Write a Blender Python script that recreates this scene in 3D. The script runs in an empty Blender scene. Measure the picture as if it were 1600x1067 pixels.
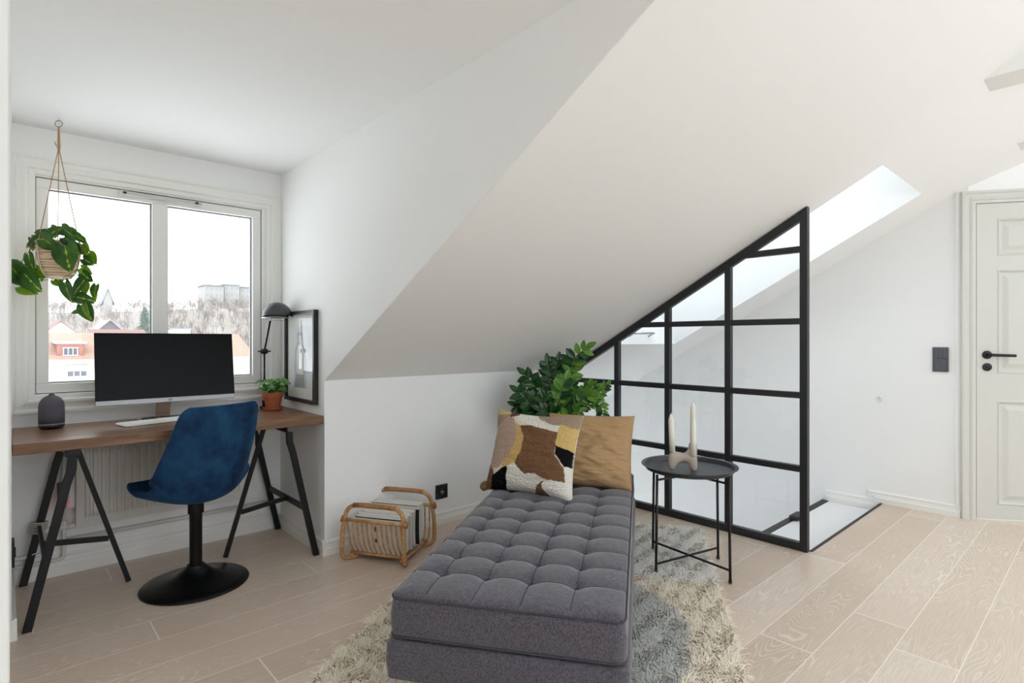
import bpy, bmesh, math, random
import numpy as np
from mathutils import Vector, Matrix, noise
random.seed(7); np.random.seed(7)
PI = math.pi
sc = bpy.context.scene
COL = sc.collection

# ------------------------------------------------------------------ camera
FPX, YAW, Y0, EYE = 869.6, 0.7406, 531.07, 1.15
CS, SN = math.cos(YAW), math.sin(YAW)
cam_d = bpy.data.cameras.new('camera'); cam = bpy.data.objects.new('camera', cam_d); COL.objects.link(cam)
cam.location = (0, 0, EYE); cam.rotation_euler = (PI/2, 0, -YAW)
cam_d.sensor_width = 36; cam_d.lens = 36*FPX/1600; cam_d.shift_y = -2.43/1600; cam_d.clip_start = .02; cam_d.clip_end = 600
sc.camera = cam

def at(px, py, depth):
    """measured photo point + measured depth -> point in the room"""
    r = (px-800)/FPX; u = (Y0-py)/FPX
    return Vector(((SN+CS*r)*depth, (CS-SN*r)*depth, EYE+u*depth))

# ------------------------------------------------------------------ helpers
def mesh(name, verts, faces, mat, parent=None, smooth=False, mats=None, mi=None):
    me = bpy.data.meshes.new(name)
    me.from_pydata([tuple(v) for v in verts], [], faces)
    for m in (mats or [mat]): me.materials.append(m)
    if mi is not None: me.polygons.foreach_set('material_index', mi)
    if smooth: me.polygons.foreach_set('use_smooth', [True]*len(me.polygons))
    me.update()
    o = bpy.data.objects.new(name, me); COL.objects.link(o)
    if parent is not None:
        o.parent = parent
        root = parent
        M = Matrix.Identity(4)
        while root is not None:
            M = Matrix.Translation(-Vector(root.location)) @ M if root.type == 'EMPTY' else M
            root = root.parent
        if parent.type == 'EMPTY': o.matrix_parent_inverse = Matrix.Translation(-Vector(parent.location))
    return o
def thing(name, label, cat, loc=(0,0,0), group=None):
    o = bpy.data.objects.new(name, None); COL.objects.link(o); o.location = loc; o.empty_display_size = .05
    o['label'] = label; o['category'] = cat
    if group: o['group'] = group
    return o
def tag(o, label=None, cat=None, group=None, kind=None):
    if label: o['label'] = label
    if cat: o['category'] = cat
    if group: o['group'] = group
    if kind: o['kind'] = kind
    return o
def bevel(o, w=.004, seg=2, ang=40):
    m = o.modifiers.new('bevel', 'BEVEL'); m.width = w; m.segments = seg; m.limit_method = 'ANGLE'; m.angle_limit = math.radians(ang)
    m.harden_normals = False
    return o
def subsurf(o, n=1):
    m = o.modifiers.new('subsurf', 'SUBSURF'); m.levels = n; m.render_levels = n; return o
class MB:
    """collects shapes for ONE mesh"""
    def __init__(s): s.v = []; s.f = []; s.m = []
    def add(s, vs, fs, m=0):
        b = len(s.v); s.v += [Vector(v) for v in vs]
        s.f += [tuple(i+b for i in f) for f in fs]; s.m += [m]*len(fs); return s
    def box(s, a, b, m=0):
        x0,y0,z0 = a; x1,y1,z1 = b
        vs = [(x0,y0,z0),(x1,y0,z0),(x1,y1,z0),(x0,y1,z0),(x0,y0,z1),(x1,y0,z1),(x1,y1,z1),(x0,y1,z1)]
        return s.add(vs, [(0,3,2,1),(4,5,6,7),(0,1,5,4),(1,2,6,5),(2,3,7,6),(3,0,4,7)], m)
    def bar(s, p0, p1, w, t, side=(0,0,1), m=0):
        """rectangular bar p0->p1; w along 'side' (orthogonalised), t across"""
        p0, p1 = Vector(p0), Vector(p1); d = (p1-p0).normalized(); a = Vector(side); a = (a-d*a.dot(d)).normalized(); b = d.cross(a)
        vs = []
        for p in (p0, p1):
            for sa, sb in ((-1,-1),(1,-1),(1,1),(-1,1)): vs.append(p+a*(sa*w/2)+b*(sb*t/2))
        return s.add(vs, [(0,3,2,1),(4,5,6,7),(0,1,5,4),(1,2,6,5),(2,3,7,6),(3,0,4,7)], m)
    def tube(s, pts, r, n=8, closed=False, m=0, cap=True):
        pts = [Vector(p) for p in pts]; N = len(pts)
        rs = r if isinstance(r, (list, tuple)) else [r]*N
        T = []
        for i in range(N):
            a = pts[(i-1) % N] if (closed or i > 0) else pts[i]; b = pts[(i+1) % N] if (closed or i < N-1) else pts[i]
            T.append((b-a).normalized())
        u = T[0].orthogonal().normalized(); vs = []
        for i in range(N):
            u = (u - T[i]*u.dot(T[i]));  u = u.normalized() if u.length > 1e-6 else T[i].orthogonal().normalized()
            w = T[i].cross(u)
            for k in range(n):
                a = 2*PI*k/n; vs.append(pts[i]+(u*math.cos(a)+w*math.sin(a))*rs[i])
        fs = []
        for i in range(N if closed else N-1):
            j = (i+1) % N
            for k in range(n):
                k2 = (k+1) % n; fs.append((i*n+k, i*n+k2, j*n+k2, j*n+k))
        if cap and not closed: fs += [tuple(reversed(range(n))), tuple((N-1)*n+k for k in range(n))]
        return s.add(vs, fs, m)
    def lathe(s, prof, c, n=32, m=0, axis=None, cap=True):
        """prof: (radius, height) along axis from c"""
        c = Vector(c); ax = Vector(axis or (0,0,1)).normalized(); u = ax.orthogonal().normalized(); w = ax.cross(u); vs = []
        for r, z in prof:
            for k in range(n):
                a = 2*PI*k/n; vs.append(c+ax*z+(u*math.cos(a)+w*math.sin(a))*max(r, 1e-5))
        fs = []
        for i in range(len(prof)-1):
            for k in range(n):
                k2 = (k+1) % n; fs.append((i*n+k, i*n+k2, (i+1)*n+k2, (i+1)*n+k))
        if cap: fs += [tuple(reversed(range(n))), tuple((len(prof)-1)*n+k for k in range(n))]
        return s.add(vs, fs, m)
    def prism(s, poly, ext, m=0):
        """poly: 3D polygon, ext: extrusion vector"""
        e = Vector(ext); P = [Vector(p) for p in poly]; n = len(P)
        fs = [tuple(reversed(range(n))), tuple(range(n, 2*n))]+[(i, (i+1) % n, n+(i+1) % n, n+i) for i in range(n)]
        return s.add(P+[p+e for p in P], fs, m)
    def build(s, name, mat, parent=None, smooth=False, bev=0, seg=2):
        mats = mat if isinstance(mat, list) else [mat]
        o = mesh(name, s.v, s.f, None, parent, smooth, mats, s.m)
        bm = bmesh.new(); bm.from_mesh(o.data); bmesh.ops.recalc_face_normals(bm, faces=bm.faces); bm.to_mesh(o.data); bm.free()
        if bev: bevel(o, bev, seg)
        return o
def smooth_by_angle(o, deg=40):
    me = o.data; me.polygons.foreach_set('use_smooth', [True]*len(me.polygons))
    bm = bmesh.new(); bm.from_mesh(me)
    for e in bm.edges:
        if len(e.link_faces) == 2 and e.calc_face_angle(0) > math.radians(deg): e.smooth = False
    bm.to_mesh(me); bm.free(); return o
def spline(P, k=8, closed=False):
    P = [Vector(p) for p in P]; n = len(P); out = []
    rng = range(n if closed else n-1)
    for i in rng:
        if closed: a,b,c,d = P[(i-1)%n],P[i],P[(i+1)%n],P[(i+2)%n]
        else: a,b,c,d = P[max(i-1,0)],P[i],P[i+1],P[min(i+2,n-1)]
        for j in range(k):
            t = j/k; out.append(.5*((2*b)+(c-a)*t+(2*a-5*b+4*c-d)*t*t+(3*b-a-3*c+d)*t**3))
    if not closed: out.append(P[-1])
    return out
def box(name, a, b, mat, parent=None, bev=0): return MB().box(a, b).build(name, mat, parent, bev=bev)
def struct(o): o['kind'] = 'structure'; return o
def dup(root, label=None):
    c = root.copy(); COL.objects.link(c)
    for ch in list(root.children):
        d = ch.copy(); COL.objects.link(d); d.parent = c
        for g in list(ch.children):
            e = g.copy(); COL.objects.link(e); e.parent = d
    if label: c['label'] = label
    return c

# ------------------------------------------------------------------ materials
def nt(name):
    m = bpy.data.materials.new(name); m.use_nodes = True; t = m.node_tree
    return m, t, t.nodes, t.links, t.nodes['Principled BSDF']
def node(t, typ, **kw):
    n = t.nodes.new(typ)
    for k, v in kw.items():
        if k in n.inputs: n.inputs[k].default_value = v
        else: setattr(n, k, v)
    return n
def lin(c):
    return tuple(((x/255)/12.92 if x/255 <= .04045 else ((x/255+.055)/1.055)**2.4) for x in c)+(1,)
def plain(name, rgb, rough=.5, metal=0, spec=.5, noise_amt=0, nscale=20, bump=0, bscale=200, coat=0, sheen=0):
    """sRGB 0-255 colour, a little noise so nothing is a dead flat tone"""
    m, t, N, L, b = nt(name)
    b.inputs['Roughness'].default_value = rough; b.inputs['Metallic'].default_value = metal
    b.inputs['Specular IOR Level'].default_value = spec; b.inputs['Coat Weight'].default_value = coat
    b.inputs['Sheen Weight'].default_value = sheen
    c = lin(rgb); b.inputs['Base Color'].default_value = c
    tc = node(t, 'ShaderNodeTexCoord')
    if noise_amt:
        n = node(t, 'ShaderNodeTexNoise', Scale=nscale, Detail=4.0); L.new(tc.outputs['Object'], n.inputs['Vector'])
        r = node(t, 'ShaderNodeMapRange'); r.inputs[3].default_value = 1-noise_amt; r.inputs[4].default_value = 1+noise_amt
        L.new(n.outputs['Fac'], r.inputs[0])
        v = node(t, 'ShaderNodeVectorMath', operation='SCALE'); v.inputs[0].default_value = c[:3]; L.new(r.outputs[0], v.inputs['Scale'])
        L.new(v.outputs[0], b.inputs['Base Color'])
    if bump:
        n2 = node(t, 'ShaderNodeTexNoise', Scale=bscale, Detail=3.0); L.new(tc.outputs['Object'], n2.inputs['Vector'])
        bp = node(t, 'ShaderNodeBump', Strength=bump, Distance=.002); L.new(n2.outputs['Fac'], bp.inputs['Height']); L.new(bp.outputs[0], b.inputs['Normal'])
    return m
def glass_mat(name, tint=(1,1,1), f=.35):
    m = bpy.data.materials.new(name); m.use_nodes = True; t = m.node_tree; t.nodes.clear()
    out = node(t, 'ShaderNodeOutputMaterial'); tr = node(t, 'ShaderNodeBsdfTransparent'); tr.inputs[0].default_value = tint+(1,)
    gl = node(t, 'ShaderNodeBsdfGlossy'); gl.inputs['Roughness'].default_value = .0
    fr = node(t, 'ShaderNodeLayerWeight'); fr.inputs['Blend'].default_value = .25
    mr = node(t, 'ShaderNodeMath', operation='MULTIPLY_ADD'); mr.inputs[1].default_value = f; mr.inputs[2].default_value = .02
    t.links.new(fr.outputs['Fresnel'], mr.inputs[0])
    mx = node(t, 'ShaderNodeMixShader'); t.links.new(mr.outputs[0], mx.inputs[0]); t.links.new(tr.outputs[0], mx.inputs[1]); t.links.new(gl.outputs[0], mx.inputs[2])
    t.links.new(mx.outputs[0], out.inputs[0]); return m
def ramp(t, stops):
    r = node(t, 'ShaderNodeValToRGB'); e = r.color_ramp.elements
    while len(e) < len(stops): e.new(.5)
    for i, (p, c) in enumerate(stops): e[i].position = p; e[i].color = c
    return r

M = {}
M['wall'] = plain('white_wall_paint', (243,243,242), .75, spec=.2, bump=.05, bscale=90)
M['ceil'] = plain('white_ceiling_paint', (243,243,242), .8, spec=.2)
M['trim'] = plain('white_gloss_trim', (240,239,235), .38, spec=.4)
M['doorpaint'] = plain('warm_white_door_paint', (212,212,206), .4, spec=.4)
M['black'] = plain('black_powder_coat', (18,18,21), .42, spec=.4)
M['blacksteel'] = plain('charcoal_steel', (17,17,21), .45, spec=.35)
M['frameblack'] = plain('partition_black', (34,35,39), .4, spec=.5)
M['traygrey'] = plain('tray_black', (46,48,52), .38, spec=.5)
M['glossblack'] = plain('satin_black', (8,8,9), .34, spec=.3)
M['plastic_black'] = plain('black_plastic', (22,22,25), .4)
M['alu'] = plain('brushed_aluminium', (190,190,192), .3, metal=1)
M['glass'] = glass_mat('window_glass', (.88,.89,.885))
M['rglass'] = glass_mat('roof_window_glass', (.86,.88,.89))
M['pglass'] = glass_mat('partition_glass', (.985,.992,.995))

def floor_mat():
    m, t, N, L, b = nt('limed_oak_planks')
    tc = node(t, 'ShaderNodeTexCoord'); sp = node(t, 'ShaderNodeSeparateXYZ'); L.new(tc.outputs['Object'], sp.inputs[0])
    def math_(op, a, bb=None, c=None):
        n = node(t, 'ShaderNodeMath', operation=op)
        for i, x in enumerate((a, bb, c)):
            if x is None: continue
            if isinstance(x, (int, float)): n.inputs[i].default_value = x
            else: L.new(x, n.inputs[i])
        return n.outputs[0]
    W, LEN = .192, 2.2
    vy = math_('DIVIDE', math_('ADD', sp.outputs['Y'], .006), W)
    row = math_('FLOOR', vy); fy = math_('SUBTRACT', vy, row)
    wn = node(t, 'ShaderNodeTexWhiteNoise', noise_dimensions='1D'); L.new(row, wn.inputs['W'])
    vx = math_('ADD', math_('DIVIDE', sp.outputs['X'], LEN), wn.outputs['Value'])
    col = math_('FLOOR', vx); fx = math_('SUBTRACT', vx, col)
    cid = node(t, 'ShaderNodeCombineXYZ'); L.new(row, cid.inputs[0]); L.new(col, cid.inputs[1])
    wn2 = node(t, 'ShaderNodeTexWhiteNoise', noise_dimensions='3D'); L.new(cid.outputs[0], wn2.inputs['Vector'])
    # grain: stretched noise, contoured into cathedral lines
    off = math_('MULTIPLY', wn2.outputs['Value'], 37.0)
    gx = math_('MULTIPLY', sp.outputs['X'], 1.15); gy = math_('ADD', math_('MULTIPLY', sp.outputs['Y'], 7.0), off)
    cv = node(t, 'ShaderNodeCombineXYZ'); L.new(gx, cv.inputs[0]); L.new(gy, cv.inputs[1]); L.new(off, cv.inputs[2])
    n1 = node(t, 'ShaderNodeTexNoise', Scale=1.0, Detail=1.6, Roughness=.45, Distortion=.25); L.new(cv.outputs[0], n1.inputs['Vector'])
    lines = math_('FRACT', math_('MULTIPLY', n1.outputs['Fac'], 34.0))
    tri = math_('ABSOLUTE', math_('SUBTRACT', lines, .5))           # 0..0.5
    ln = ramp(t, [(0, (1,1,1,1)), (.17, (0,0,0,1))]); L.new(tri, ln.inputs[0])
    fx2 = math_('MULTIPLY', sp.outputs['X'], 9.0); fy2 = math_('MULTIPLY', sp.outputs['Y'], 170.0)
    cv2 = node(t, 'ShaderNodeCombineXYZ'); L.new(fx2, cv2.inputs[0]); L.new(fy2, cv2.inputs[1])
    n2 = node(t, 'ShaderNodeTexNoise', Scale=1.0, Detail=3.0); L.new(cv2.outputs[0], n2.inputs['Vector'])
    mask = node(t, 'ShaderNodeTexNoise', Scale=2.6, Detail=2.0); L.new(tc.outputs['Object'], mask.inputs['Vector'])
    base = ramp(t, [(0, lin((202,182,163))), (.5, lin((212,194,176))), (1, lin((220,205,189)))]); L.new(wn2.outputs['Value'], base.inputs[0])
    fine = node(t, 'ShaderNodeMixRGB', blend_type='MULTIPLY'); fine.inputs[0].default_value = .6; L.new(base.outputs[0], fine.inputs[1])
    fr = ramp(t, [(.3, (.86,.84,.82,1)), (.7, (1.08,1.08,1.08,1))]); L.new(n2.outputs['Fac'], fr.inputs[0]); L.new(fr.outputs[0], fine.inputs[2])
    mm = ramp(t, [(.40, (.08,.08,.08,1)), (.64, (1,1,1,1))]); L.new(mask.outputs['Fac'], mm.inputs[0])
    amt = math_('MULTIPLY', math_('MULTIPLY', ln.outputs[0], mm.outputs[0]), .58)
    mx = node(t, 'ShaderNodeMixRGB'); L.new(amt, mx.inputs[0]); L.new(fine.outputs[0], mx.inputs[1]); mx.inputs[2].default_value = lin((240,232,224))
    # joints
    ey = math_('MINIMUM', fy, math_('SUBTRACT', 1.0, fy)); ex = math_('MINIMUM', fx, math_('SUBTRACT', 1.0, fx))
    jy = math_('LESS_THAN', ey, .0075); jx = math_('LESS_THAN', ex, .0010)
    j = math_('MAXIMUM', jy, jx)
    mj = node(t, 'ShaderNodeMixRGB'); L.new(math_('MULTIPLY', j, .9), mj.inputs[0]); L.new(mx.outputs[0], mj.inputs[1]); mj.inputs[2].default_value = lin((244,238,230))
    L.new(mj.outputs[0], b.inputs['Base Color']); b.inputs['Roughness'].default_value = .36; b.inputs['Specular IOR Level'].default_value = .5
    bp = node(t, 'ShaderNodeBump', Strength=.12, Distance=.002); L.new(n2.outputs['Fac'], bp.inputs['Height']); L.new(bp.outputs[0], b.inputs['Normal'])
    return m
M['floor'] = floor_mat()

# ------------------------------------------------------------------ the room
XL, XC, YK, YB, ZK, ZC, XP, XS = .022, 1.268, 2.869, 3.511, .932, 2.169, 3.2177, 4.575
TS = .5462
SL = lambda y: ZK+TS*(YK-y)
YR = -.6                                   # ridge
ZR = SL(YR)
YREAR = -3.4
nS = Vector((0, TS, 1)).normalized()       # outward normal of the slope
def plate(name, xs, ys, keep, zf, nrm, th, mat):
    """sloping or flat slab over an XY grid, cells chosen by keep(xc, yc); holes get their reveals"""
    mb = MB(); n = Vector(nrm)*th
    cells = {(i, j) for i in range(len(xs)-1) for j in range(len(ys)-1) if keep((xs[i]+xs[i+1])/2, (ys[j]+ys[j+1])/2)}
    P = lambda i, j: Vector((xs[i], ys[j], zf(ys[j])))
    for (i, j) in cells:
        q = [P(i,j), P(i+1,j), P(i+1,j+1), P(i,j+1)]
        mb.add(q, [(0,3,2,1)]); mb.add([p+n for p in q], [(0,1,2,3)])
        for (di, dj, a, b) in ((-1,0,3,0), (1,0,1,2), (0,-1,0,1), (0,1,2,3)):
            if (i+di, j+dj) not in cells: mb.add([q[a], q[b], q[b]+n, q[a]+n], [(0,1,2,3)])
    o = mesh(name, mb.v, mb.f, mat); struct(o)
    bm = bmesh.new(); bm.from_mesh(o.data); bmesh.ops.remove_doubles(bm, verts=bm.verts, dist=1e-5); bmesh.ops.recalc_face_normals(bm, faces=bm.faces); bm.to_mesh(o.data); bm.free()
    return o
# floor (a hole for the stair)
YE = 1.14
XW, XE = -1.9, 5.6
plate('floor', [XW, XL, XC, XP, XS, XE], [YREAR, .9, YE, YK, YB+.2],
      lambda x, y: (y < YE and (x < XS or y < .9)) or (y < YK and x < XP) or (y > YK and XL < x < XC), lambda y: 0, (0,0,-1), .06, M['floor'])
# sloping ceiling with the dormer opening and the skylight
YD = YK-(ZC-ZK)/TS
SX0, SX1, SY0, SY1 = 3.332, 4.168, .825, 2.53
YEAVE = 4.3
XLH = -.12
plate('ceiling', [XW, XLH, XC, XP+.03, SX0, SX1, XS+.001, XE], [YR, YD, SY0, SY1, YK, YEAVE],
      lambda x, y: not (XLH < x < XC and YD < y < YK) and not (SX0 < x < SX1 and SY0 < y < SY1) and (y < YK or XP < x < XS) ,
      SL, nS, .42, M['ceil'])
# unseen flat ceiling and wall behind the camera, openings added for fill light
RLX = [(-1.3,1.8), (3.7,4.7)]; RLY = (-3.3,-.75)
plate('ceiling_rear', [XW]+[v for p in RLX for v in p]+[XE], [YREAR-.1, RLY[0], RLY[1], YR+.001],
      lambda x, y: not (RLY[0] < y < RLY[1] and any(a < x < b for a, b in RLX)), lambda y: ZR, (0,0,1), .15, M['ceil'])
RWX = [(.5,2.0), (2.6,4.1)]; RZ0, RZ1 = 1.1, 2.35
w = MB()
for x0, x1 in ((XW-.1,RWX[0][0]), (RWX[0][1],RWX[1][0]), (RWX[1][1],XE)): w.box((x0,YREAR-.1,0),(x1,YREAR,ZR))
for x0, x1 in RWX: w.box((x0,YREAR-.1,0),(x1,YREAR,RZ0)).box((x0,YREAR-.1,RZ1),(x1,YREAR,ZR))
struct(w.build('wall_rear', M['wall']))
for k, (x0, x1) in enumerate(RLX): struct(box('window_%d' % (k+3), (x0-.02, RLY[0]-.02, ZR+.09), (x1+.02, RLY[1]+.02, ZR+.1), glass_mat('fill_opening_glass', (.94,.98,1.0))))  # tinted panes added to cool the fill light from the rear roof openings
# dormer: flat ceiling, cheeks, window wall
struct(box('ceiling_dormer', (XLH-.08, YD-.3, ZC), (XC+.1, YB+.2, ZC+.12), M['ceil']))
e = .0015
cheek = [(YK,0), (YB+.02,0), (YB+.02,ZC), (YD,ZC), (YK,ZK)]
cheek2 = [(YK+.001,0), (YB+.02,0), (YB+.02,ZC), (YD+.004,ZC), (YK+.001,ZK+.002)]
struct(MB().prism([(XC-e,y,z) for y,z in cheek2], (.06,0,0)).build('wall_dormer_right', M['wall']))
struct(MB().prism([(XL+e,y,z) for y,z in ((YK+.001,0),(YB+.02,0),(YB+.02,ZC),(YK+.001,ZC))], (-.06,0,0)).build('wall_dormer_left', M['wall']))
WX0, WX1, WZ0, WZ1 = .112, 1.156, .888, 1.936
w = MB()
for a, b in (((XL-.1,YB,0),(XC+.1,YB+.2,WZ0)), ((XL-.1,YB,WZ1),(XC+.1,YB+.2,ZC+.05)), ((XL-.1,YB,WZ0),(WX0,YB+.2,WZ1)), ((WX1,YB,WZ0),(XC+.1,YB+.2,WZ1))): w.box(a, b)
struct(w.build('wall_window', M['wall']))
# knee walls
struct(box('wall_knee', (XC-e+.0007, YK, 0), (XP, YK+.08, ZK), M['wall']))
struct(box('wall_knee_left', (XW, YK, 0), (XL+e-.0007, YK+.08, ZK), M['wall']))
# near wall end at the left edge of the view
wl = MB(); q = [(-.7,1.9),(.0015,.35),(.0192,2.866),(-.7,2.866)]
wl.add([(x,y,0) for x, y in q]+[(x,y,max(SL(y)+.01, ZC+.05) if y > YD else SL(y)+.05) for x, y in q], [(0,3,2,1),(4,5,6,7),(0,1,5,4),(1,2,6,5),(2,3,7,6),(3,0,4,7)])
struct(wl.build('wall_left', M['wall']))
# wall with the light switch, goes down beside the stair
sw = [(.66,-.0), (YE,-.0), (YE,-2.7), (YEAVE+.1,-2.7), (YEAVE+.1,SL(YEAVE)), (.66,SL(.66)+.02)]
struct(MB().prism([(XS,y,z) for y,z in sw], (.08,0,0)).build('wall_right', M['wall']))
# stairwell below the floor
w = MB().box((XP-.05,YEAVE,-.75),(XS+.08,YEAVE+.08,SL(YEAVE)+.05)).box((XP-.05,YEAVE,-2.7),(XS+.08,YEAVE+.08,-2.2)).box((XP-.05,YEAVE,-2.2),(XP+.4,YEAVE+.08,-.75)).box((XS-.4,YEAVE,-2.2),(XS+.08,YEAVE+.08,-.75))  # unseen lower opening added to brighten the stairwell
struct(w.build('wall_stairwell_far', M['wall']))
struct(MB().prism([(XP-.06,y,z) for y,z in ((YE-.06,-.065),(YE-.06,-2.7),(YEAVE,-2.7),(YEAVE,SL(YEAVE)),(YK+.081,SL(YK+.081)),(YK+.081,-.065))], (.05,0,0)).build('wall_stairwell_near', M['wall']))
struct(box('wall_stairwell_end', (XP-.06, YE-.06, -2.7), (XS+.08, YE, -.065), M['wall']))
struct(box('floor_below', (XP-.1, YE-.1, -2.8), (XS+.1, YEAVE+.1, -2.7), M['wall']))
# diagonal wall with the door
dv = Vector((.575, -.818, 0)).normalized(); dn = Vector((-dv.y*-1, 0, 0)); dn = Vector((dv.y, -dv.x, 0))  # into the room
if dn.x > 0: dn = -dn
C0 = Vector((4.545, .685, 0))
DP = lambda s_, o_, z: C0+dv*s_+dn*o_+Vector((0,0,z))
def dslab(mb, s0, s1, o0, o1, z0, z1, m=0):
    vs = [DP(s0,o0,z0),DP(s1,o0,z0),DP(s1,o1,z0),DP(s0,o1,z0),DP(s0,o0,z1),DP(s1,o0,z1),DP(s1,o1,z1),DP(s0,o1,z1)]
    return mb.add(vs, [(0,3,2,1),(4,5,6,7),(0,1,5,4),(1,2,6,5),(2,3,7,6),(3,0,4,7)], m)
DW0, DW1, DH = .082, .885, 2.022
w = MB(); dslab(w, -.02, DW0+.01, -.12, -.03, 0, 2.9); dslab(w, DW1-.01, 1.02, -.12, -.03, 0, 2.9); dslab(w, DW0+.01, DW1-.01, -.12, -.03, DH-.01, 2.9)
struct(w.build('wall_door', M['wall']))
pe = DP(1.02,-.03,0)
struct(box('wall_east', (pe.x, YREAR, 0), (pe.x+.1, pe.y+.02, ZR+.1), M['wall']))
struct(box('wall_west', (XW-.1, YREAR, 0), (XW, YK+.1, ZR+.1), M['wall']))
# boxed tie beams
for nm, x0, x1 in (('ceiling_beam', 3.137, 3.314), ('ceiling_beam', 4.292, 4.47)):
    struct(MB().prism([(x0,y,z) for y,z in ((.50,2.279),(-1.7,2.279),(-1.7,2.42),(.2,2.42))], (x1-x0,0,0)).build(nm, M['ceil'], bev=.003))

# skirting boards
SKP = [(0,0),(.016,0),(.016,.036),(.012,.042),(.012,.050),(.009,.056),(.011,.062),(.011,.071),(.006,.080),(0,.080)]
def skirt(name, p0, p1, n, z=0, prof=SKP, mat=None):
    p0, p1, n = Vector(p0+(z,)), Vector(p1+(z,)), Vector(n+(0,))
    return struct(MB().prism([p0+n*d+Vector((0,0,h)) for d, h in prof], p1-p0).build(name, mat or M['trim']))
skirt('baseboard_knee', (XC-.0168, YK), (XP-.02, YK), (0,-1))
skirt('baseboard_dormer_right', (XC-e, YK-.0153), (XC-e, YB), (-1,0))
skirt('baseboard_dormer_left', (XL+e, YK-.0153), (XL+e, YB), (1,0))
skirt('baseboard_knee_left', (-.5, YK), (XL+.0168, YK), (0,-1))
skirt('baseboard_window', (XL+.0175, YB), (XC-.0175, YB), (0,-1), prof=[(d*1.1,h*1.5) for d,h in SKP])
# stepped casings (profile swept round three or four sides)
def casing(name, corners, inward, nrm, prof, closed, mat):
    """corners: outer corners in order; prof: (offset inward, height along nrm)"""
    P = [Vector(c) for c in corners]; n = Vector(nrm); k = len(prof); vs = []; fs = []
    for i, p in enumerate(P):
        for d, h in prof: vs.append(p+Vector(inward[i])*d+n*h)
    for i in range(len(P) if closed else len(P)-1):
        j = (i+1) % len(P)
        for a in range(k-1): fs.append((i*k+a, i*k+a+1, j*k+a+1, j*k+a))
    if not closed: fs += [tuple(range(k)), tuple(reversed(range((len(P)-1)*k, len(P)*k)))]
    return struct(MB().add(vs, fs).build(name, mat))
CP = [(0,-.002),(0,.022),(.012,.022),(.02,.014),(.034,.017),(.05,.024),(.06,.024),(.066,.015),(.084,.013),(.0885,.010),(.0885,-.02)]
casing('trim_1', [(.025,YB,.80),(1.265,YB,.80),(1.265,YB,2.032),(.025,YB,2.032)], [(1,0,1),(-1,0,1),(-1,0,-1),(1,0,-1)], (0,-1,0), CP, True, M['trim'])
SB = [(0,0),(0,.006),(.009,.011),(.018,.011),(.024,.009),(.030,.012),(.038,.012),(.044,.016),(.080,.016),(.080,0)]
casing('baseboard_right', [(XS,1.50,.024),(XS,1.222,.024),(XS,1.222,.080),(XS,.70,.080)], [(0,0,-1),(0,-1,-1),(0,-1,-1),(0,0,-1)], (-1,0,0), SB, False, M['trim'])
CD = [(0,-.06),(0,.0),(.014,.002),(.022,-.006),(.04,-.006),(.05,.0),(.058,.002),(.062,-.006),(.079,-.008),(.079,-.05)]
casing('trim_2', [DP(0,0,0),DP(0,0,DH+.082),DP(DW1+.082,0,DH+.082),DP(DW1+.082,0,0)], [dv,dv+Vector((0,0,-1)),-dv+Vector((0,0,-1)),-dv], dn, CD, False, M['doorpaint'])

# ------------------------------------------------------------------ window_1
def frame_rect(mb, x0, x1, z0, z1, w, y0, y1, m=0):
    mb.box((x0,y0,z0),(x1,y1,z0+w),m).box((x0,y0,z1-w),(x1,y1,z1),m).box((x0,y0,z0+w),(x0+w,y1,z1-w),m).box((x1-w,y0,z0+w),(x1,y1,z1-w),m); return mb
win = MB(); g = .004
wf = frame_rect(win, WX0+g, WX1-g, WZ0+g, WZ1-g, .046, YB+.006, YB+.07)
win.box((.592,YB+.006,WZ0+.05),(.664,YB+.07,WZ1-.05))
wo = struct(win.build('window_1', M['trim'], bev=.003))
M['gasket'] = plain('grey_gasket', (120,122,126), .6)
M['gap'] = plain('dark_seal', (70,62,55), .8)
gk = MB()
for a, b in ((.158,.592),(.664,1.106)): frame_rect(gk, a, b, .938, 1.886, .006, YB+.03, YB+.045)
gk.build('glazing_gasket', M['gasket'], wo)
frame_rect(MB(), WX0-.0005, WX1+.0005, WZ0-.0005, WZ1+.0005, .006, YB+.018, YB+.075).build('seal', M['gap'], wo)
for a, b in ((.160,.591),(.666,1.104)): MB().box((a,YB+.036,.940),(b,YB+.04,1.885)).build('window_pane', M['glass'], wo)
M['whiteplastic_w'] = plain('grey_white_plastic', (206,204,200), .4)
rs = MB().box((.441,YB-.018,1.905),(.825,YB+.007,1.926)).build('restrictor_arm', M['whiteplastic_w'], wo, bev=.002)
MB().box((.4405,YB-.020,1.9045),(.475,YB-.017,1.9265)).box((.79,YB-.020,1.9045),(.8255,YB-.017,1.9265)).build('restrictor_end', M['alu'], rs)
MB().box((.458,YB-.023,1.910),(.474,YB-.0195,1.921)).box((.793,YB-.023,1.910),(.809,YB-.0195,1.921)).build('restrictor_catch', M['plastic_black'], rs)

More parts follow.
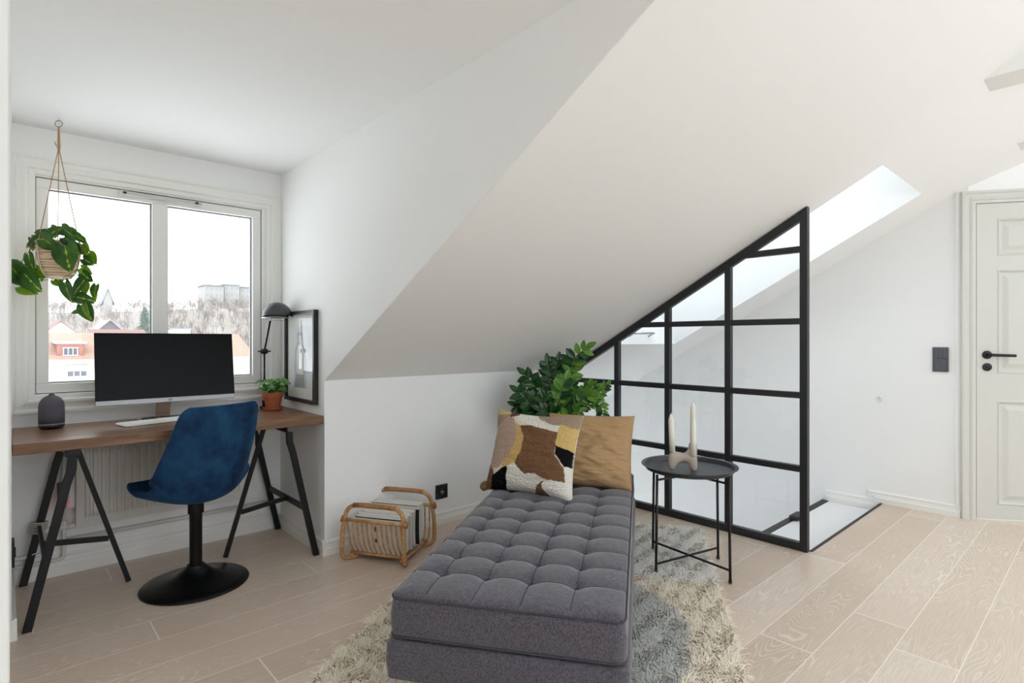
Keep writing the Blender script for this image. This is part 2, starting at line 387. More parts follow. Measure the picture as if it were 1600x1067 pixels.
# ------------------------------------------------------------------ window_2: roof light
def sp(x, y, off): return Vector((x, y, SL(y)))+nS*off
def sbar(mb, x0, x1, y0, y1, o0, o1):
    vs = [sp(x0,y0,o0),sp(x1,y0,o0),sp(x1,y1,o0),sp(x0,y1,o0),sp(x0,y0,o1),sp(x1,y0,o1),sp(x1,y1,o1),sp(x0,y1,o1)]
    return mb.add(vs, [(0,3,2,1),(4,5,6,7),(0,1,5,4),(1,2,6,5),(2,3,7,6),(3,0,4,7)])
rw = MB(); fw_ = .055
sbar(rw, SX0, SX1, SY0, SY0+fw_, .415, .48); sbar(rw, SX0, SX1, SY1-fw_, SY1, .415, .48); sbar(rw, SX0, SX0+fw_, SY0+fw_, SY1-fw_, .415, .48); sbar(rw, SX1-fw_, SX1, SY0+fw_, SY1-fw_, .415, .48)
ro = struct(rw.build('window_2', M['trim'], bev=.003))
gl = MB(); sbar(gl, SX0+.05, SX1-.05, SY0+.05, SY1-.05, .452, .458); gl.build('roof_window_pane', M['rglass'], ro)
hb = MB().tube([sp(3.56, SY1-.045, .07), sp(3.84, SY1-.045, .07)], .009, 10); hb.tube([sp(3.57,SY1-.045,.07), sp(3.57,SY1+.005,.07)], .007, 8).tube([sp(3.83,SY1-.045,.07), sp(3.83,SY1+.005,.07)], .007, 8)
hb.build('roof_window_handle', M['alu'], ro, smooth=True)

# ------------------------------------------------------------------ door_1
DR = M['doorpaint']
leaf = MB(); dslab(leaf, DW0+.002, DW1-.002, -.052, -.012, .008, DH-.004)
do = leaf.build('door_1', DR); struct(do)
# fielded panels: recess + raised field
def door_panel(s0, s1, z0, z1):
    mb = MB()
    rings = [(0,-.012),(.008,-.007),(.014,-.011),(.022,-.021),(.034,-.021),(.062,-.012)]
    vs = []; fs = []
    for d, o_ in rings:
        vs += [DP(s0+d,o_,z0+d),DP(s1-d,o_,z0+d),DP(s1-d,o_,z1-d),DP(s0+d,o_,z1-d)]
    for i in range(len(rings)-1):
        for k in range(4): k2 = (k+1) % 4; fs.append((i*4+k, i*4+k2, (i+1)*4+k2, (i+1)*4+k))
    b_ = (len(rings)-1)*4; fs.append((b_, b_+1, b_+2, b_+3))
    return mb.add(vs, fs).build('panel', DR, do)
# the leaf is cut where the panels sit: build it as stiles and rails
bpy.data.meshes.remove(do.data) if False else None
def rebuild_leaf():
    mb = MB(); st = .112; mid = .10; cx = (DW0+DW1)/2
    zs = [.008, .10, .765, .935, 1.60, 1.685, 1.925, DH-.004]
    a, b_ = DW0+.002, DW1-.002
    dslab(mb, a, a+st, -.052, -.012, zs[0], zs[-1]); dslab(mb, b_-st, b_, -.052, -.012, zs[0], zs[-1]); dslab(mb, cx-mid/2, cx+mid/2, -.052, -.012, zs[0], zs[-1])
    for z0, z1 in ((zs[0],zs[1]),(zs[2],zs[3]),(zs[4],zs[5]),(zs[6],zs[7])):
        dslab(mb, a+st, cx-mid/2, -.052, -.012, z0, z1); dslab(mb, cx+mid/2, b_-st, -.052, -.012, z0, z1)
    dslab(mb, a+st, b_-st, -.05, -.04, zs[0], zs[-1])
    me = bpy.data.meshes.new('door_1'); me.from_pydata([tuple(v) for v in mb.v], [], mb.f); me.materials.append(DR); do.data = me
    for z0, z1 in ((zs[1],zs[2]),(zs[3],zs[4]),(zs[5],zs[6])):
        door_panel(a+st, cx-mid/2, z0, z1); door_panel(cx+mid/2, b_-st, z0, z1)
rebuild_leaf()
hs = DW0+.058; hz = 1.055
hd = MB().lathe([(.026,0),(.026,.007),(.022,.010),(.0105,.0105),(.0105,.045)], DP(hs,-.012,hz), 28, axis=dn)
hd.tube([DP(hs-.002,.030,hz), DP(hs+.03,.031,hz-.001), DP(hs+.135,.029,hz-.004)], [.0105,.0095,.009], 12)
ho = smooth_by_angle(hd.build('door_handle', M['black'], do))
kd = MB().lathe([(.025,0),(.025,.008),(.020,.011),(.010,.011),(.010,.016),(0,.016)], DP(hs,-.012,hz-.078), 28, axis=dn)
smooth_by_angle(kd.build('thumb_turn', M['black'], do))

# ------------------------------------------------------------------ glass partition
gp = thing('glass_partition', 'black steel framed glass partition screening the stairwell under the sloping ceiling', 'glass partition', (XP,YE,0))
xa, xb = XP-.018, XP+.018
ys = [1.141, YK-.004]
bk = M['frameblack']
TOP = lambda y: SL(y)-.004
fr = MB()
def pt(y, z): return (xa, y, z)
def pbar(mb, poly): return mb.prism([pt(y,z) for y, z in poly], (xb-xa,0,0))
pbar(MB(), [(ys[0],0),(ys[0]+.04,0),(ys[0]+.04,TOP(ys[0]+.04)),(ys[0],TOP(ys[0]))]).build('end_post', bk, gp, bev=.0025)
pbar(MB(), [(ys[1]-.034,.045),(ys[1],.045),(ys[1],TOP(ys[1])),(ys[1]-.034,TOP(ys[1]-.034))]).build('wall_post', bk, gp, bev=.0025)
pbar(MB(), [(ys[0]+.04,0),(ys[1],0),(ys[1],.045),(ys[0]+.04,.045)]).build('bottom_rail', bk, gp, bev=.0025)
tw = .052
pbar(MB(), [(ys[0]+.04,TOP(ys[0]+.04)),(ys[1]-.034,TOP(ys[1]-.034)),(ys[1]-.034,TOP(ys[1]-.034)-tw),(ys[0]+.04,TOP(ys[0]+.04)-tw)]).build('top_rail', bk, gp, bev=.0025)
bead = MB()
VY = [1.59, 2.002, 2.409]; HZ = [.446, .848, 1.252, 1.645]; hw = .017
for y in VY:
    pbar(MB(), [(y-.0185,.045),(y+.0185,.045),(y+.0185,TOP(y+.0185)-tw),(y-.0185,TOP(y-.0185)-tw)]).build('glazing_bar', bk, gp, bev=.0025)
inv = lambda z: YK-(z-ZK)/TS                  # y at which the slope has height z
ZT = lambda y: TOP(y)-tw
for z in HZ:
    y1 = min(inv(z+hw+tw+.004), ys[1]-.034)
    segs = [ys[0]+.04]+[v for y in VY for v in (y-.0185, y+.0185)]+[ys[1]-.034]
    for a, b_ in zip(segs[::2], segs[1::2]):
        if a >= y1+.02: continue
        b2 = min(b_, y1)
        poly = [(a,z-hw),(min(b_, inv(z-hw+tw+.004)),z-hw),(b2,z+hw),(a,z+hw)]
        pbar(MB(), poly).build('glazing_bar', bk, gp, bev=.0025)
zs = [.045]+[v for z in HZ for v in (z-hw, z+hw)]+[3]
cols = [(ys[0]+.04, VY[0]-.0185), (VY[0]+.0185, VY[1]-.0185), (VY[1]+.0185, VY[2]-.0185), (VY[2]+.0185, ys[1]-.034)]
def clip(poly):                               # keep below the top rail
    out = []
    f = lambda p: ZT(p[0])+.006-p[1]
    for i, p in enumerate(poly):
        q = poly[(i+1) % len(poly)]
        if f(p) >= 0: out.append(p)
        if f(p)*f(q) < 0:
            t_ = f(p)/(f(p)-f(q)); out.append((p[0]+(q[0]-p[0])*t_, p[1]+(q[1]-p[1])*t_))
    return out
for a, b_ in cols:
    for z0, z1 in zip(zs[::2], zs[1::2]):
        q = clip([(a-.003,z0-.003),(b_+.003,z0-.003),(b_+.003,z1+.003),(a-.003,z1+.003)])
        if len(q) >= 3: MB().prism([(XP-.003,y,z) for y, z in q], (.006,0,0)).build('pane', M['pglass'], gp)

# ------------------------------------------------------------------ stair and floor edge
struct(box('trim_3', (XP+.02, YE-.012, -.062), (XS-.02, YE+.004, .003), M['blacksteel']))
M['step'] = plain('white_painted_step', (232,232,232), .35, spec=.4)
st = thing('staircase', 'white painted stair with a dark nosing going down behind the glass partition', 'stair', (3.9,1.3,-.06))
MB().box((XP+.012,YE+.006,-.085),(XS-.018,1.475,-.056)).build('landing_step', M['step'], st, bev=.002)
jl = MB().box((XP+.02,1.305,-.0565),(XS-.02,1.309,-.0555)).build('board_joint', M['trim'], st)
MB().box((XP+.012,1.475,-.09),(XS-.004,1.525,-.053)).build('nosing', M['blacksteel'], st, bev=.004)
MB().prism([(3.90,1.44,-.052),(4.0,1.44,-.052),(4.015,1.47,-.052),(4.015,1.50,-.052),(3.88,1.50,-.052),(3.88,1.46,-.052)], (0,0,.03)).build('reflection_block', M['blacksteel'], st, bev=.006)  # dark reflection in the glass, built as a block on the nosing
for k in range(1, 7):
    MB().box((XP+.012,1.50+.22*(k-1),-.06-.2*k-.03),(XS-.012,1.74+.22*(k-1),-.06-.2*k)).build('tread', M['step'], st, bev=.003)
    MB().box((XP+.012,1.50+.22*(k-1),-.06-.2*k),(XS-.012,1.515+.22*(k-1),-.06-.2*(k-1)-.03)).build('riser', M['step'], st)

# ------------------------------------------------------------------ daylight
w = bpy.data.worlds.new('overcast'); sc.world = w; w.use_nodes = True; t = w.node_tree
bg = t.nodes['Background']
SKY = 5.0
tc = node(t, 'ShaderNodeTexCoord'); sx = node(t, 'ShaderNodeSeparateXYZ'); t.links.new(tc.outputs['Generated'], sx.inputs[0])
cn = node(t, 'ShaderNodeTexNoise', Scale=2.2, Detail=5.0); t.links.new(tc.outputs['Generated'], cn.inputs['Vector'])
cr = ramp(t, [(.3,(.86,.92,.98,1)),(.7,(.93,.97,1.01,1))]); t.links.new(cn.outputs['Fac'], cr.inputs[0])
# hazy overcast sky; lower half brightened, added uplight for the dormer ceiling
zc = ramp(t, [(.0,(1.05,)*3+(1,)), (.46,(1.05,)*3+(1,)), (.5,(.46,)*3+(1,)), (.62,(.66,)*3+(1,)), (1,(.45,)*3+(1,))])
zm = node(t, 'ShaderNodeMapRange'); zm.inputs[1].default_value = -1; zm.inputs[2].default_value = 1; t.links.new(sx.outputs['Z'], zm.inputs[0]); t.links.new(zm.outputs[0], zc.inputs[0])
sv = node(t, 'ShaderNodeVectorMath', operation='SCALE'); t.links.new(cr.outputs[0], sv.inputs[0]); t.links.new(zc.outputs[0], sv.inputs['Scale'])
t.links.new(sv.outputs[0], bg.inputs['Color']); bg.inputs['Strength'].default_value = SKY
def portal(name, loc, rot, sx_, sy_):
    d = bpy.data.lights.new(name, 'AREA'); d.shape = 'RECTANGLE'; d.size = sx_; d.size_y = sy_; d.cycles.is_portal = True
    o = bpy.data.objects.new(name, d); COL.objects.link(o); o.location = loc; o.rotation_euler = rot; return o
portal('window_portal', (.634, YB+.25, 1.41), (-PI/2, 0, 0), 1.1, 1.1)
ang = math.atan(TS)
portal('roof_window_portal', sp((SX0+SX1)/2, (SY0+SY1)/2, .51), (-ang, 0, 0), .8, 1.9)
for a, b_ in RWX:
    portal('rear_fill_portal', ((a+b_)/2, YREAR-.12, (RZ0+RZ1)/2), (PI/2, 0, 0), b_-a, RZ1-RZ0)
portal('stair_fill_portal', ((XP+XS)/2, YEAVE+.1, -1.47), (-PI/2, 0, 0), .6, 1.4)
for a, b_ in RLX:
    portal('rear_roof_fill_portal', ((a+b_)/2, sum(RLY)/2, ZR+.18), (0, 0, 0), b_-a, RLY[1]-RLY[0])
sc.view_settings.view_transform = 'Standard'; sc.view_settings.look = 'None'; sc.view_settings.gamma = 1; sc.view_settings.use_curve_mapping = False
sc.view_settings.exposure = .64
sc.cycles.use_denoising = True; sc.cycles.max_bounces = 14; sc.cycles.diffuse_bounces = 8; sc.cycles.transparent_max_bounces = 16; sc.cycles.sample_clamp_indirect = 6
sc.cycles.caustics_reflective = False; sc.cycles.caustics_refractive = False

# ------------------------------------------------------------------ desk corner
def wood_mat(name, dark, mid, light, rough=.45):
    m, t, N, L, b = nt(name)
    tc = node(t, 'ShaderNodeTexCoord'); mp = node(t, 'ShaderNodeMapping'); mp.inputs['Scale'].default_value = (1.4, 16, 16); L.new(tc.outputs['Object'], mp.inputs[0])
    n1 = node(t, 'ShaderNodeTexNoise', Scale=2.0, Detail=6.0, Roughness=.6, Distortion=.6); L.new(mp.outputs[0], n1.inputs['Vector'])
    mp2 = node(t, 'ShaderNodeMapping'); mp2.inputs['Scale'].default_value = (6, 120, 120); L.new(tc.outputs['Object'], mp2.inputs[0])
    n2 = node(t, 'ShaderNodeTexNoise', Scale=1.0, Detail=3.0); L.new(mp2.outputs[0], n2.inputs['Vector'])
    r = ramp(t, [(.25, lin(dark)), (.5, lin(mid)), (.8, lin(light))]); L.new(n1.outputs['Fac'], r.inputs[0])
    r2 = ramp(t, [(.3, (.8,.8,.8,1)), (.7, (1.1,1.1,1.1,1))]); L.new(n2.outputs['Fac'], r2.inputs[0])
    mx = node(t, 'ShaderNodeMixRGB', blend_type='MULTIPLY'); mx.inputs[0].default_value = .8; L.new(r.outputs[0], mx.inputs[1]); L.new(r2.outputs[0], mx.inputs[2])
    L.new(mx.outputs[0], b.inputs['Base Color']); b.inputs['Roughness'].default_value = rough; b.inputs['Specular IOR Level'].default_value = .5
    bp = node(t, 'ShaderNodeBump', Strength=.15, Distance=.002); L.new(n2.outputs['Fac'], bp.inputs['Height']); L.new(bp.outputs[0], b.inputs['Normal'])
    return m
M['desk'] = wood_mat('dark_stained_wood', (84,57,37), (120,85,57), (158,120,86), .32)
DZ, DT, DX0, DX1, DY0, DY1 = .746, .043, .0255, 1.262, 2.873, 3.425
dt = box('desk', (DX0,DY0,DZ-DT), (DX1,DY1,DZ), M['desk'], bev=.003)
tag(dt, 'dark stained wooden desk board resting on two black trestles under the window', 'desk')

def trestle(label, xo, s):
    """xo: x of the outer feet, s=+1 when the single leg points to +x"""
    T = thing('trestle', label, 'trestle', (xo+s*.19, 3.18, 0), 'black desk trestles')
    bm_ = M['blacksteel']; yf, yb = 2.905, 3.462; ztop = DZ-DT-.001
    X = lambda d: xo+s*d
    for y in (yf, yb):
        mb = MB(); P = [(X(0),0),(X(.122),.56),(X(.140),.62),(X(.142),ztop-.03)]
        w, th = .031, .011
        # one bent flat bar, extruded in y
        pts = [Vector((x, 0, z)) for x, z in P]; L_, R_ = [], []
        for i, p in enumerate(pts):
            d = (pts[min(i+1,3)]-pts[max(i-1,0)]).normalized(); n = Vector((-d.z,0,d.x)); n = Vector((d.z,0,-d.x))
            L_.append(p+n*w/2); R_.append(p-n*w/2)
        L_[0].z = R_[0].z = 0
        poly = L_+R_[::-1]
        mb.prism([(p.x, y-th, p.z) for p in poly], (0, th*2, 0)); mb.build('leg', bm_, T, bev=.002)
    MB().bar((X(.372),3.18,.006),(X(.172),3.18,ztop-.02), .021, .021, (1,0,0)).build('leg', bm_, T, bev=.002)
    MB().box((X(.135)-.018,yf-.012,ztop-.03),(X(.135)+.03*s+.005,yb+.012,ztop)).build('top_bar', bm_, T, bev=.002)
    zc = .262
    MB().bar((X(.057),yf+.012,zc),(X(.057),yb-.012,zc), .03, .014).build('cross_bar', bm_, T, bev=.002)
    MB().bar((X(.060),3.18,zc-.005),(X(.295),3.18,zc-.035), .024, .014).build('cross_bar', bm_, T, bev=.002)
    return T
trestle('black metal trestle holding up the left end of the wooden desk', .068, 1)
trestle('black metal trestle holding up the right end of the wooden desk, beside the magazine rack', 1.235, -1)

# monitor
def screen_mat():
    m = plain('switched_off_screen', (15,15,17), .3, spec=.1); return m
M['screen'] = screen_mat(); M['silver'] = plain('silver_plastic', (158,157,158), .4, metal=.5); M['champagne'] = plain('champagne_metal', (150,126,110), .35, metal=.7)
M['chrome'] = plain('polished_metal', (225,225,225), .12, metal=1); M['whiteplastic'] = plain('white_plastic', (232,232,230), .4)
mo = thing('monitor', 'large black widescreen computer monitor with a silver lower edge on the desk', 'monitor', (.62,3.30,DZ))
tilt = math.radians(9); mc = Vector((.620, 3.225, .836)); R_ = Matrix.Rotation(-tilt, 3, 'X')
def mon(x, y, z): return mc+R_@Vector((x, y, z))
def mbox(mb, a, b_):
    x0,y0,z0 = a; x1,y1,z1 = b_
    vs = [mon(*p) for p in [(x0,y0,z0),(x1,y0,z0),(x1,y1,z0),(x0,y1,z0),(x0,y0,z1),(x1,y0,z1),(x1,y1,z1),(x0,y1,z1)]]
    return mb.add(vs, [(0,3,2,1),(4,5,6,7),(0,1,5,4),(1,2,6,5),(2,3,7,6),(3,0,4,7)])
HW, HH = .303, .352
mbox(MB(), (-HW,0,.026), (HW,.010,HH)).build('screen', M['screen'], mo, bev=.0015)
mbox(mbox(MB(), (-HW+.004,.010,.006), (HW-.004,.022,HH-.003)), (-.20,.022,.05), (.20,.04,.25)).build('back_shell', M['plastic_black'], mo, bev=.003)
be = mbox(MB(), (-HW,-.002,.003), (HW,.012,.026)).build('lower_bezel', M['silver'], mo, bev=.0015)
lg = MB()
def mtri(p): lg.add([mon(x,-.0028,z) for x, z in p]+[mon(x,-.002,z) for x, z in p], [(0,1,2,3),(7,6,5,4),(0,4,5,1),(1,5,6,2),(2,6,7,3),(3,7,4,0)])
mtri([(-.009,.021),(-.006,.021),(-.002,.010),(-.005,.010)]); mtri([(-.002,.010),(.001,.010),(.004,.019),(.001,.019)]); mtri([(.003,.021),(.006,.021),(.010,.010),(.007,.010)])
lg.build('maker_mark', M['plastic_black'], be)
MB().prism([(.575,3.335,DZ+.012),(.64,3.335,DZ+.012),(.648,3.322,.90),(.583,3.322,.90)], (0,.012,0)).build('stand_neck', M['champagne'], mo, bev=.003)
sf = MB(); sf.tube(spline([(.50,3.27,DZ+.006),(.507,3.33,DZ+.006),(.54,3.345,DZ+.006),(.62,3.348,DZ+.006),(.70,3.345,DZ+.006),(.735,3.33,DZ+.006),(.745,3.27,DZ+.006)],5), .0068, 8)
sf.box((.58,3.325,DZ+.001),(.645,3.36,DZ+.014)); smooth_by_angle(sf.build('stand_foot', M['chrome'], mo))

# keyboard
kb = thing('keyboard', 'slim white keyboard lying in front of the monitor', 'keyboard', (.60,3.17,DZ))
ka = math.radians(14); kR = Matrix.Rotation(ka, 3, 'Z'); kc = Vector((.416, 3.094, DZ+.001))
def kbox(mb, a, b_):
    x0,y0,z0 = a; x1,y1,z1 = b_
    ti = lambda p: kc+kR@Vector((p[0],p[1],p[2]+p[1]*.03))
    return mb.add([ti(p) for p in [(x0,y0,z0),(x1,y0,z0),(x1,y1,z0),(x0,y1,z0),(x0,y0,z1),(x1,y0,z1),(x1,y1,z1),(x0,y1,z1)]], [(0,3,2,1),(4,5,6,7),(0,1,5,4),(1,2,6,5),(2,3,7,6),(3,0,4,7)])
kbox(MB(), (0,0,0), (.43,.112,.0065)).build('keyboard_body', M['whiteplastic'], kb, bev=.003)
keys = MB(); cnt = 0
for r_ in range(5):
    x = .008
    wds = [.021]*19 if r_ else [.021]*3+[.021*6+.015]+[.021]*9
    for wd in wds:
        if x+wd > .425: break
        keys_1 = kbox(MB(), (x+.001,.008+r_*.0198,.0065), (x+wd-.0015,.008+r_*.0198+.0172,.0092))
        if cnt < 99: keys_1.build('key', M['whiteplastic'], kb, bev=.001)
        cnt += 1; x += wd+.0006

# diffuser
M['ceramic_dark'] = plain('matt_charcoal_ceramic', (86,83,90), .75, spec=.25, bump=.1, bscale=300)
df = thing('aroma_diffuser', 'charcoal bullet shaped aroma diffuser on the left end of the desk', 'diffuser', (.163,3.29,DZ))
dc = (.163,3.29,DZ+.002)
MB().lathe([(.040,.0),(.044,.004),(.0475,.010),(.0475,.020)], dc, 40).build('base', M['plastic_black'], df, smooth=True)
smooth_by_angle(MB().lathe([(.0472,.020),(.0472,.0235)], dc, 40).build('light_ring', plain('pale_ring', (150,150,155), .3), df))
MB().lathe([(.0475,.0235),(.0478,.06),(.0474,.098),(.0455,.113),(.041,.126),(.034,.1365),(.024,.144),(.015,.1485),(.011,.152),(.009,.156),(.006,.1585),(.002,.157)], dc, 40).build('cover', M['ceramic_dark'], df, smooth=True)

# terracotta pot with a young coffee plant
def leaf_mat(name, c1, c2, stripe=None, rough=.35, trans=.25):
    m, t, N, L, b = nt(name)
    uv = node(t, 'ShaderNodeUVMap'); sx_ = node(t, 'ShaderNodeSeparateXYZ'); L.new(uv.outputs[0], sx_.inputs[0])
    oi = node(t, 'ShaderNodeTexCoord'); n = node(t, 'ShaderNodeTexNoise', Scale=14.0, Detail=3.0); L.new(oi.outputs['Object'], n.inputs['Vector'])
    r = ramp(t, [(.35, lin(c1)), (.7, lin(c2))]); L.new(n.outputs['Fac'], r.inputs[0]); out = r.outputs[0]
    if stripe:
        d = node(t, 'ShaderNodeMath', operation='SUBTRACT'); L.new(sx_.outputs[0], d.inputs[0]); d.inputs[1].default_value = .5
        a = node(t, 'ShaderNodeMath', operation='ABSOLUTE'); L.new(d.outputs[0], a.inputs[0])
        n3 = node(t, 'ShaderNodeTexNoise', Scale=70.0, Detail=2.0); L.new(oi.outputs['Object'], n3.inputs['Vector'])
        ad = node(t, 'ShaderNodeMath', operation='MULTIPLY_ADD'); L.new(n3.outputs['Fac'], ad.inputs[0]); ad.inputs[1].default_value = .22; L.new(a.outputs[0], ad.inputs[2])
        rr = ramp(t, [(.115, (1,1,1,1)), (.15, (0,0,0,1))]); L.new(ad.outputs[0], rr.inputs[0])
        mx = node(t, 'ShaderNodeMixRGB'); L.new(rr.outputs[0], mx.inputs[0]); L.new(out, mx.inputs[1]); mx.inputs[2].default_value = lin(stripe); out = mx.outputs[0]
    L.new(out, b.inputs['Base Color']); b.inputs['Roughness'].default_value = rough
    tl = node(t, 'ShaderNodeBsdfTranslucent'); L.new(out, tl.inputs[0]); ms = node(t, 'ShaderNodeMixShader'); ms.inputs[0].default_value = trans
    L.new(b.outputs[0], ms.inputs[1]); L.new(tl.outputs[0], ms.inputs[2]); L.new(ms.outputs[0], N['Material Output'].inputs[0]); return m
class Leaves:
    """one foliage mesh; each leaf gets uv (across, along)"""
    def __init__(s): s.v = []; s.f = []; s.uv = []
    def leaf(s, base, d, up, length, width, shape='ovate', fold=.25, droop=.3, n=7):
        base, d, up = Vector(base), Vector(d).normalized(), Vector(up); up = (up-d*up.dot(d)); up = up.normalized() if up.length > 1e-5 else d.orthogonal().normalized()
        sd = d.cross(up); b0 = len(s.v); cols = 7; rows = []
        for i in range(n+1):
            t = i/n
            if shape == 'heart': wd = math.sin(PI*(.035+.965*t)**.62)**.85 if t < 1 else 0; back = -.20*(1-t)**2.5
            else: wd = math.sin(PI*t**.85)**.8 if 0 < t < 1 else 0; back = 0
            row = []
            for j in range(cols):
                a = (j/(cols-1)-.5)*2
                ext = back*a*a if shape == 'heart' else 0
                p = base+d*(length*(t+ext))+sd*(a*wd*width/2)+up*(abs(a)*wd*width/2*fold-droop*length*t*t*.5)
                s.v.append(p); row.append(len(s.v)-1); s.uv.append((.5+a*.5*max(wd,.02), t))
            rows.append(row)
        for i in range(n):
            for j in range(cols-1): s.f.append((rows[i][j], rows[i][j+1], rows[i+1][j+1], rows[i+1][j]))
    def build(s, name, mat, parent=None):
        o = mesh(name, s.v, s.f, mat, parent, True)
        uvl = o.data.uv_layers.new(name='UVMap')
        idx = np.zeros(len(o.data.loops), int); o.data.loops.foreach_get('vertex_index', idx)
        uvl.data.foreach_set('uv', np.array(s.uv, float)[idx].ravel())
        so = o.modifiers.new('thickness', 'SOLIDIFY'); so.thickness = .0006
        return o
M['terracotta'] = plain('terracotta', (172,98,66), .8, spec=.2, noise_amt=.12, nscale=30, bump=.1, bscale=150)
M['soil'] = plain('potting_soil', (48,36,28), .95, noise_amt=.4, nscale=90, bump=.6, bscale=150)
M['leaf_coffee'] = leaf_mat('coffee_leaf', (86,142,66), (150,192,112), None, .2, .35)
M['stem'] = plain('green_brown_stem', (96,92,58), .7)
pp = thing('potted_coffee_plant', 'small glossy leaved plant in a terracotta pot on the right end of the desk', 'potted plant', (1.150,3.305,DZ))
pc = Vector((1.150,3.305,DZ+.001))
smooth_by_angle(MB().lathe([(.046,0),(.052,.003),(.0575,.016),(.0555,.017),(.050,.007),(.0,.006)], pc, 40).build('saucer', M['terracotta'], pp))
smooth_by_angle(MB().lathe([(.036,.007),(.0385,.012),(.049,.073),(.056,.074),(.0575,.078),(.059,.100),(.0575,.103),(.054,.102),(.050,.088),(.0,.087)], pc, 40).build('pot', M['terracotta'], pp))
MB().lathe([(.0495,.082),(.03,.092),(.0,.094)], pc, 24).build('soil', M['soil'], pp, smooth=True)
lf = Leaves(); sm = MB(); rnd = random.Random(3)
for k in range(20):
    a = rnd.uniform(0, 2*PI); rr = rnd.uniform(.0,.035); h = rnd.uniform(.04,.082); sp_ = rnd.uniform(.2,.7)
    b0 = pc+Vector((math.cos(a)*rr, math.sin(a)*rr, .09)); tp = b0+Vector((math.cos(a)*sp_*h, math.sin(a)*sp_*h, h))
    sm.tube([b0, (b0+tp)/2+Vector((0,0,.005)), tp], .0011, 5)
    for lvl in (.45,.72,1.0):
        q = b0.lerp(tp, lvl); aa = rnd.uniform(0, PI)
        for sgn in (0, PI):
            ang_ = aa+sgn; lf.leaf(q, (math.cos(ang_), math.sin(ang_), rnd.uniform(-.15,.4)), (-SN*.9+rnd.uniform(-.4,.4), -CS*.9+rnd.uniform(-.4,.4), rnd.uniform(.4,1)), rnd.uniform(.036,.056), rnd.uniform(.022,.033), droop=.6, fold=.3)
sm.build('stem', M['stem'], pp, smooth=True); lf.build('foliage', M['leaf_coffee'], pp)

# lamp with jointed arm
M['lampgrey'] = plain('dark_grey_enamel', (62,62,66), .35, spec=.5)
la = thing('desk_lamp', 'dark grey jointed desk lamp with a dome shade clamped behind the terracotta pot', 'lamp', (1.135,3.385,DZ))
lb, lj, lh = Vector((1.132,3.392,DZ)), Vector((1.131,3.392,1.083)), Vector((1.155,3.362,1.262))
MB().box((lb.x-.02,lb.y-.02,DZ+.001),(lb.x+.02,lb.y+.028,DZ+.016)).lathe([(.013,.016),(.013,.05),(.008,.055)], lb, 16).build('clamp', M['black'], la, bev=.002)
MB().tube([lb+Vector((0,0,.04)), lj], .0055, 10).build('lower_arm', M['black'], la, smooth=True)
MB().tube([lj, lh], .0055, 10).build('upper_arm', M['black'], la, smooth=True)
jn = MB().lathe([(.0,-.018),(.013,-.018),(.016,-.008),(.016,.008),(.013,.018),(0,.018)], lj, 18, axis=(.75,-.66,0)).tube([lj+Vector((-.028,.024,0)), lj+Vector((.028,-.024,0))], .004, 8)
smooth_by_angle(jn.build('joint', M['black'], la))
hc = Vector((1.180,3.318,1.285)); hx = Vector((.04,.06,.97)).normalized()
R0 = .083
prof = [(R0*math.cos(a), R0*math.sin(a)*1.02) for a in [i*PI/2/12 for i in range(13)]]
prof = [(R0-.003,0)]+prof; sh = MB().lathe(prof+[], hc, 40, axis=hx, cap=False)
so_ = sh.build('lamp_shade', M['lampgrey'], la, smooth=True); q_ = so_.modifiers.new('thickness','SOLIDIFY'); q_.thickness = .002
u_ = hx.orthogonal().normalized(); w_ = hx.cross(u_)
ring = [hc-hx*.012+(u_*math.cos(2*PI*k/40)+w_*math.sin(2*PI*k/40))*(R0+.004) for k in range(40)]
wr = MB().tube(ring, .0017, 6, closed=True)
wr.tube([lh, hc-hx*.012+(lh-hc).normalized()*0+Vector((-.02,.035,-.0))*1.0], .004, 8)
for k in (3, 16, 30): wr.tube([ring[k], hc+(ring[k]-hc).normalized()*R0*.98+hx*.006], .0015, 6)
wr.build('wire_guard', M['chrome'], la, smooth=True)
MB().lathe([(.012,.02),(.02,.012),(.024,.0+.02),(.022,.04),(.014,.058),(.012,.075)], hc, 18, axis=hx).build('bulb', plain('frosted_bulb', (225,222,214), .3), la, smooth=True)

# picture on the cheek wall
M['frame'] = plain('black_frame', (28,27,29), .35); M['mat'] = plain('white_mount', (236,235,230), .8)
M['print_bg'] = plain('grey_print', (228,230,232), .7, noise_amt=.04, nscale=8); M['print_dark'] = plain('print_dark_grey', (158,160,162), .7, noise_amt=.25, nscale=25)
M['print_mid'] = plain('print_mid_grey', (196,197,198), .7, noise_amt=.2, nscale=30); M['print_light'] = plain('print_light', (226,226,222), .7, noise_amt=.08, nscale=20)
M['glazing'] = glass_mat('picture_glass', (.985,.985,.985), .10)
pf = thing('picture_frame', 'black framed grey print of a statue hanging beside the lamp', 'picture', (XC-.02,3.16,.80))
px0, px1 = XC-.0035, XC-.030; fy0, fy1, fz0, fz1 = 2.944, 3.374, .798, 1.315
fb = MB(); ww = .020
for a, b_ in (((fy0,fz0),(fy1,fz0+ww)),((fy0,fz1-ww),(fy1,fz1)),((fy0,fz0+ww),(fy0+ww,fz1-ww)),((fy1-ww,fz0+ww),(fy1,fz1-ww))): fb.box((px1,a[0],a[1]),(px0,b_[0],b_[1]))
fb.build('frame', M['frame'], pf, bev=.002)
MB().box((px0-.010,fy0+ww,fz0+ww),(px0-.006,fy1-ww,fz1-ww)).build('mount', M['mat'], pf)
X0 = px0-.0105
pr = MB(); cy, cz0, cz1 = 3.165, .875, 1.235; hwd = .135
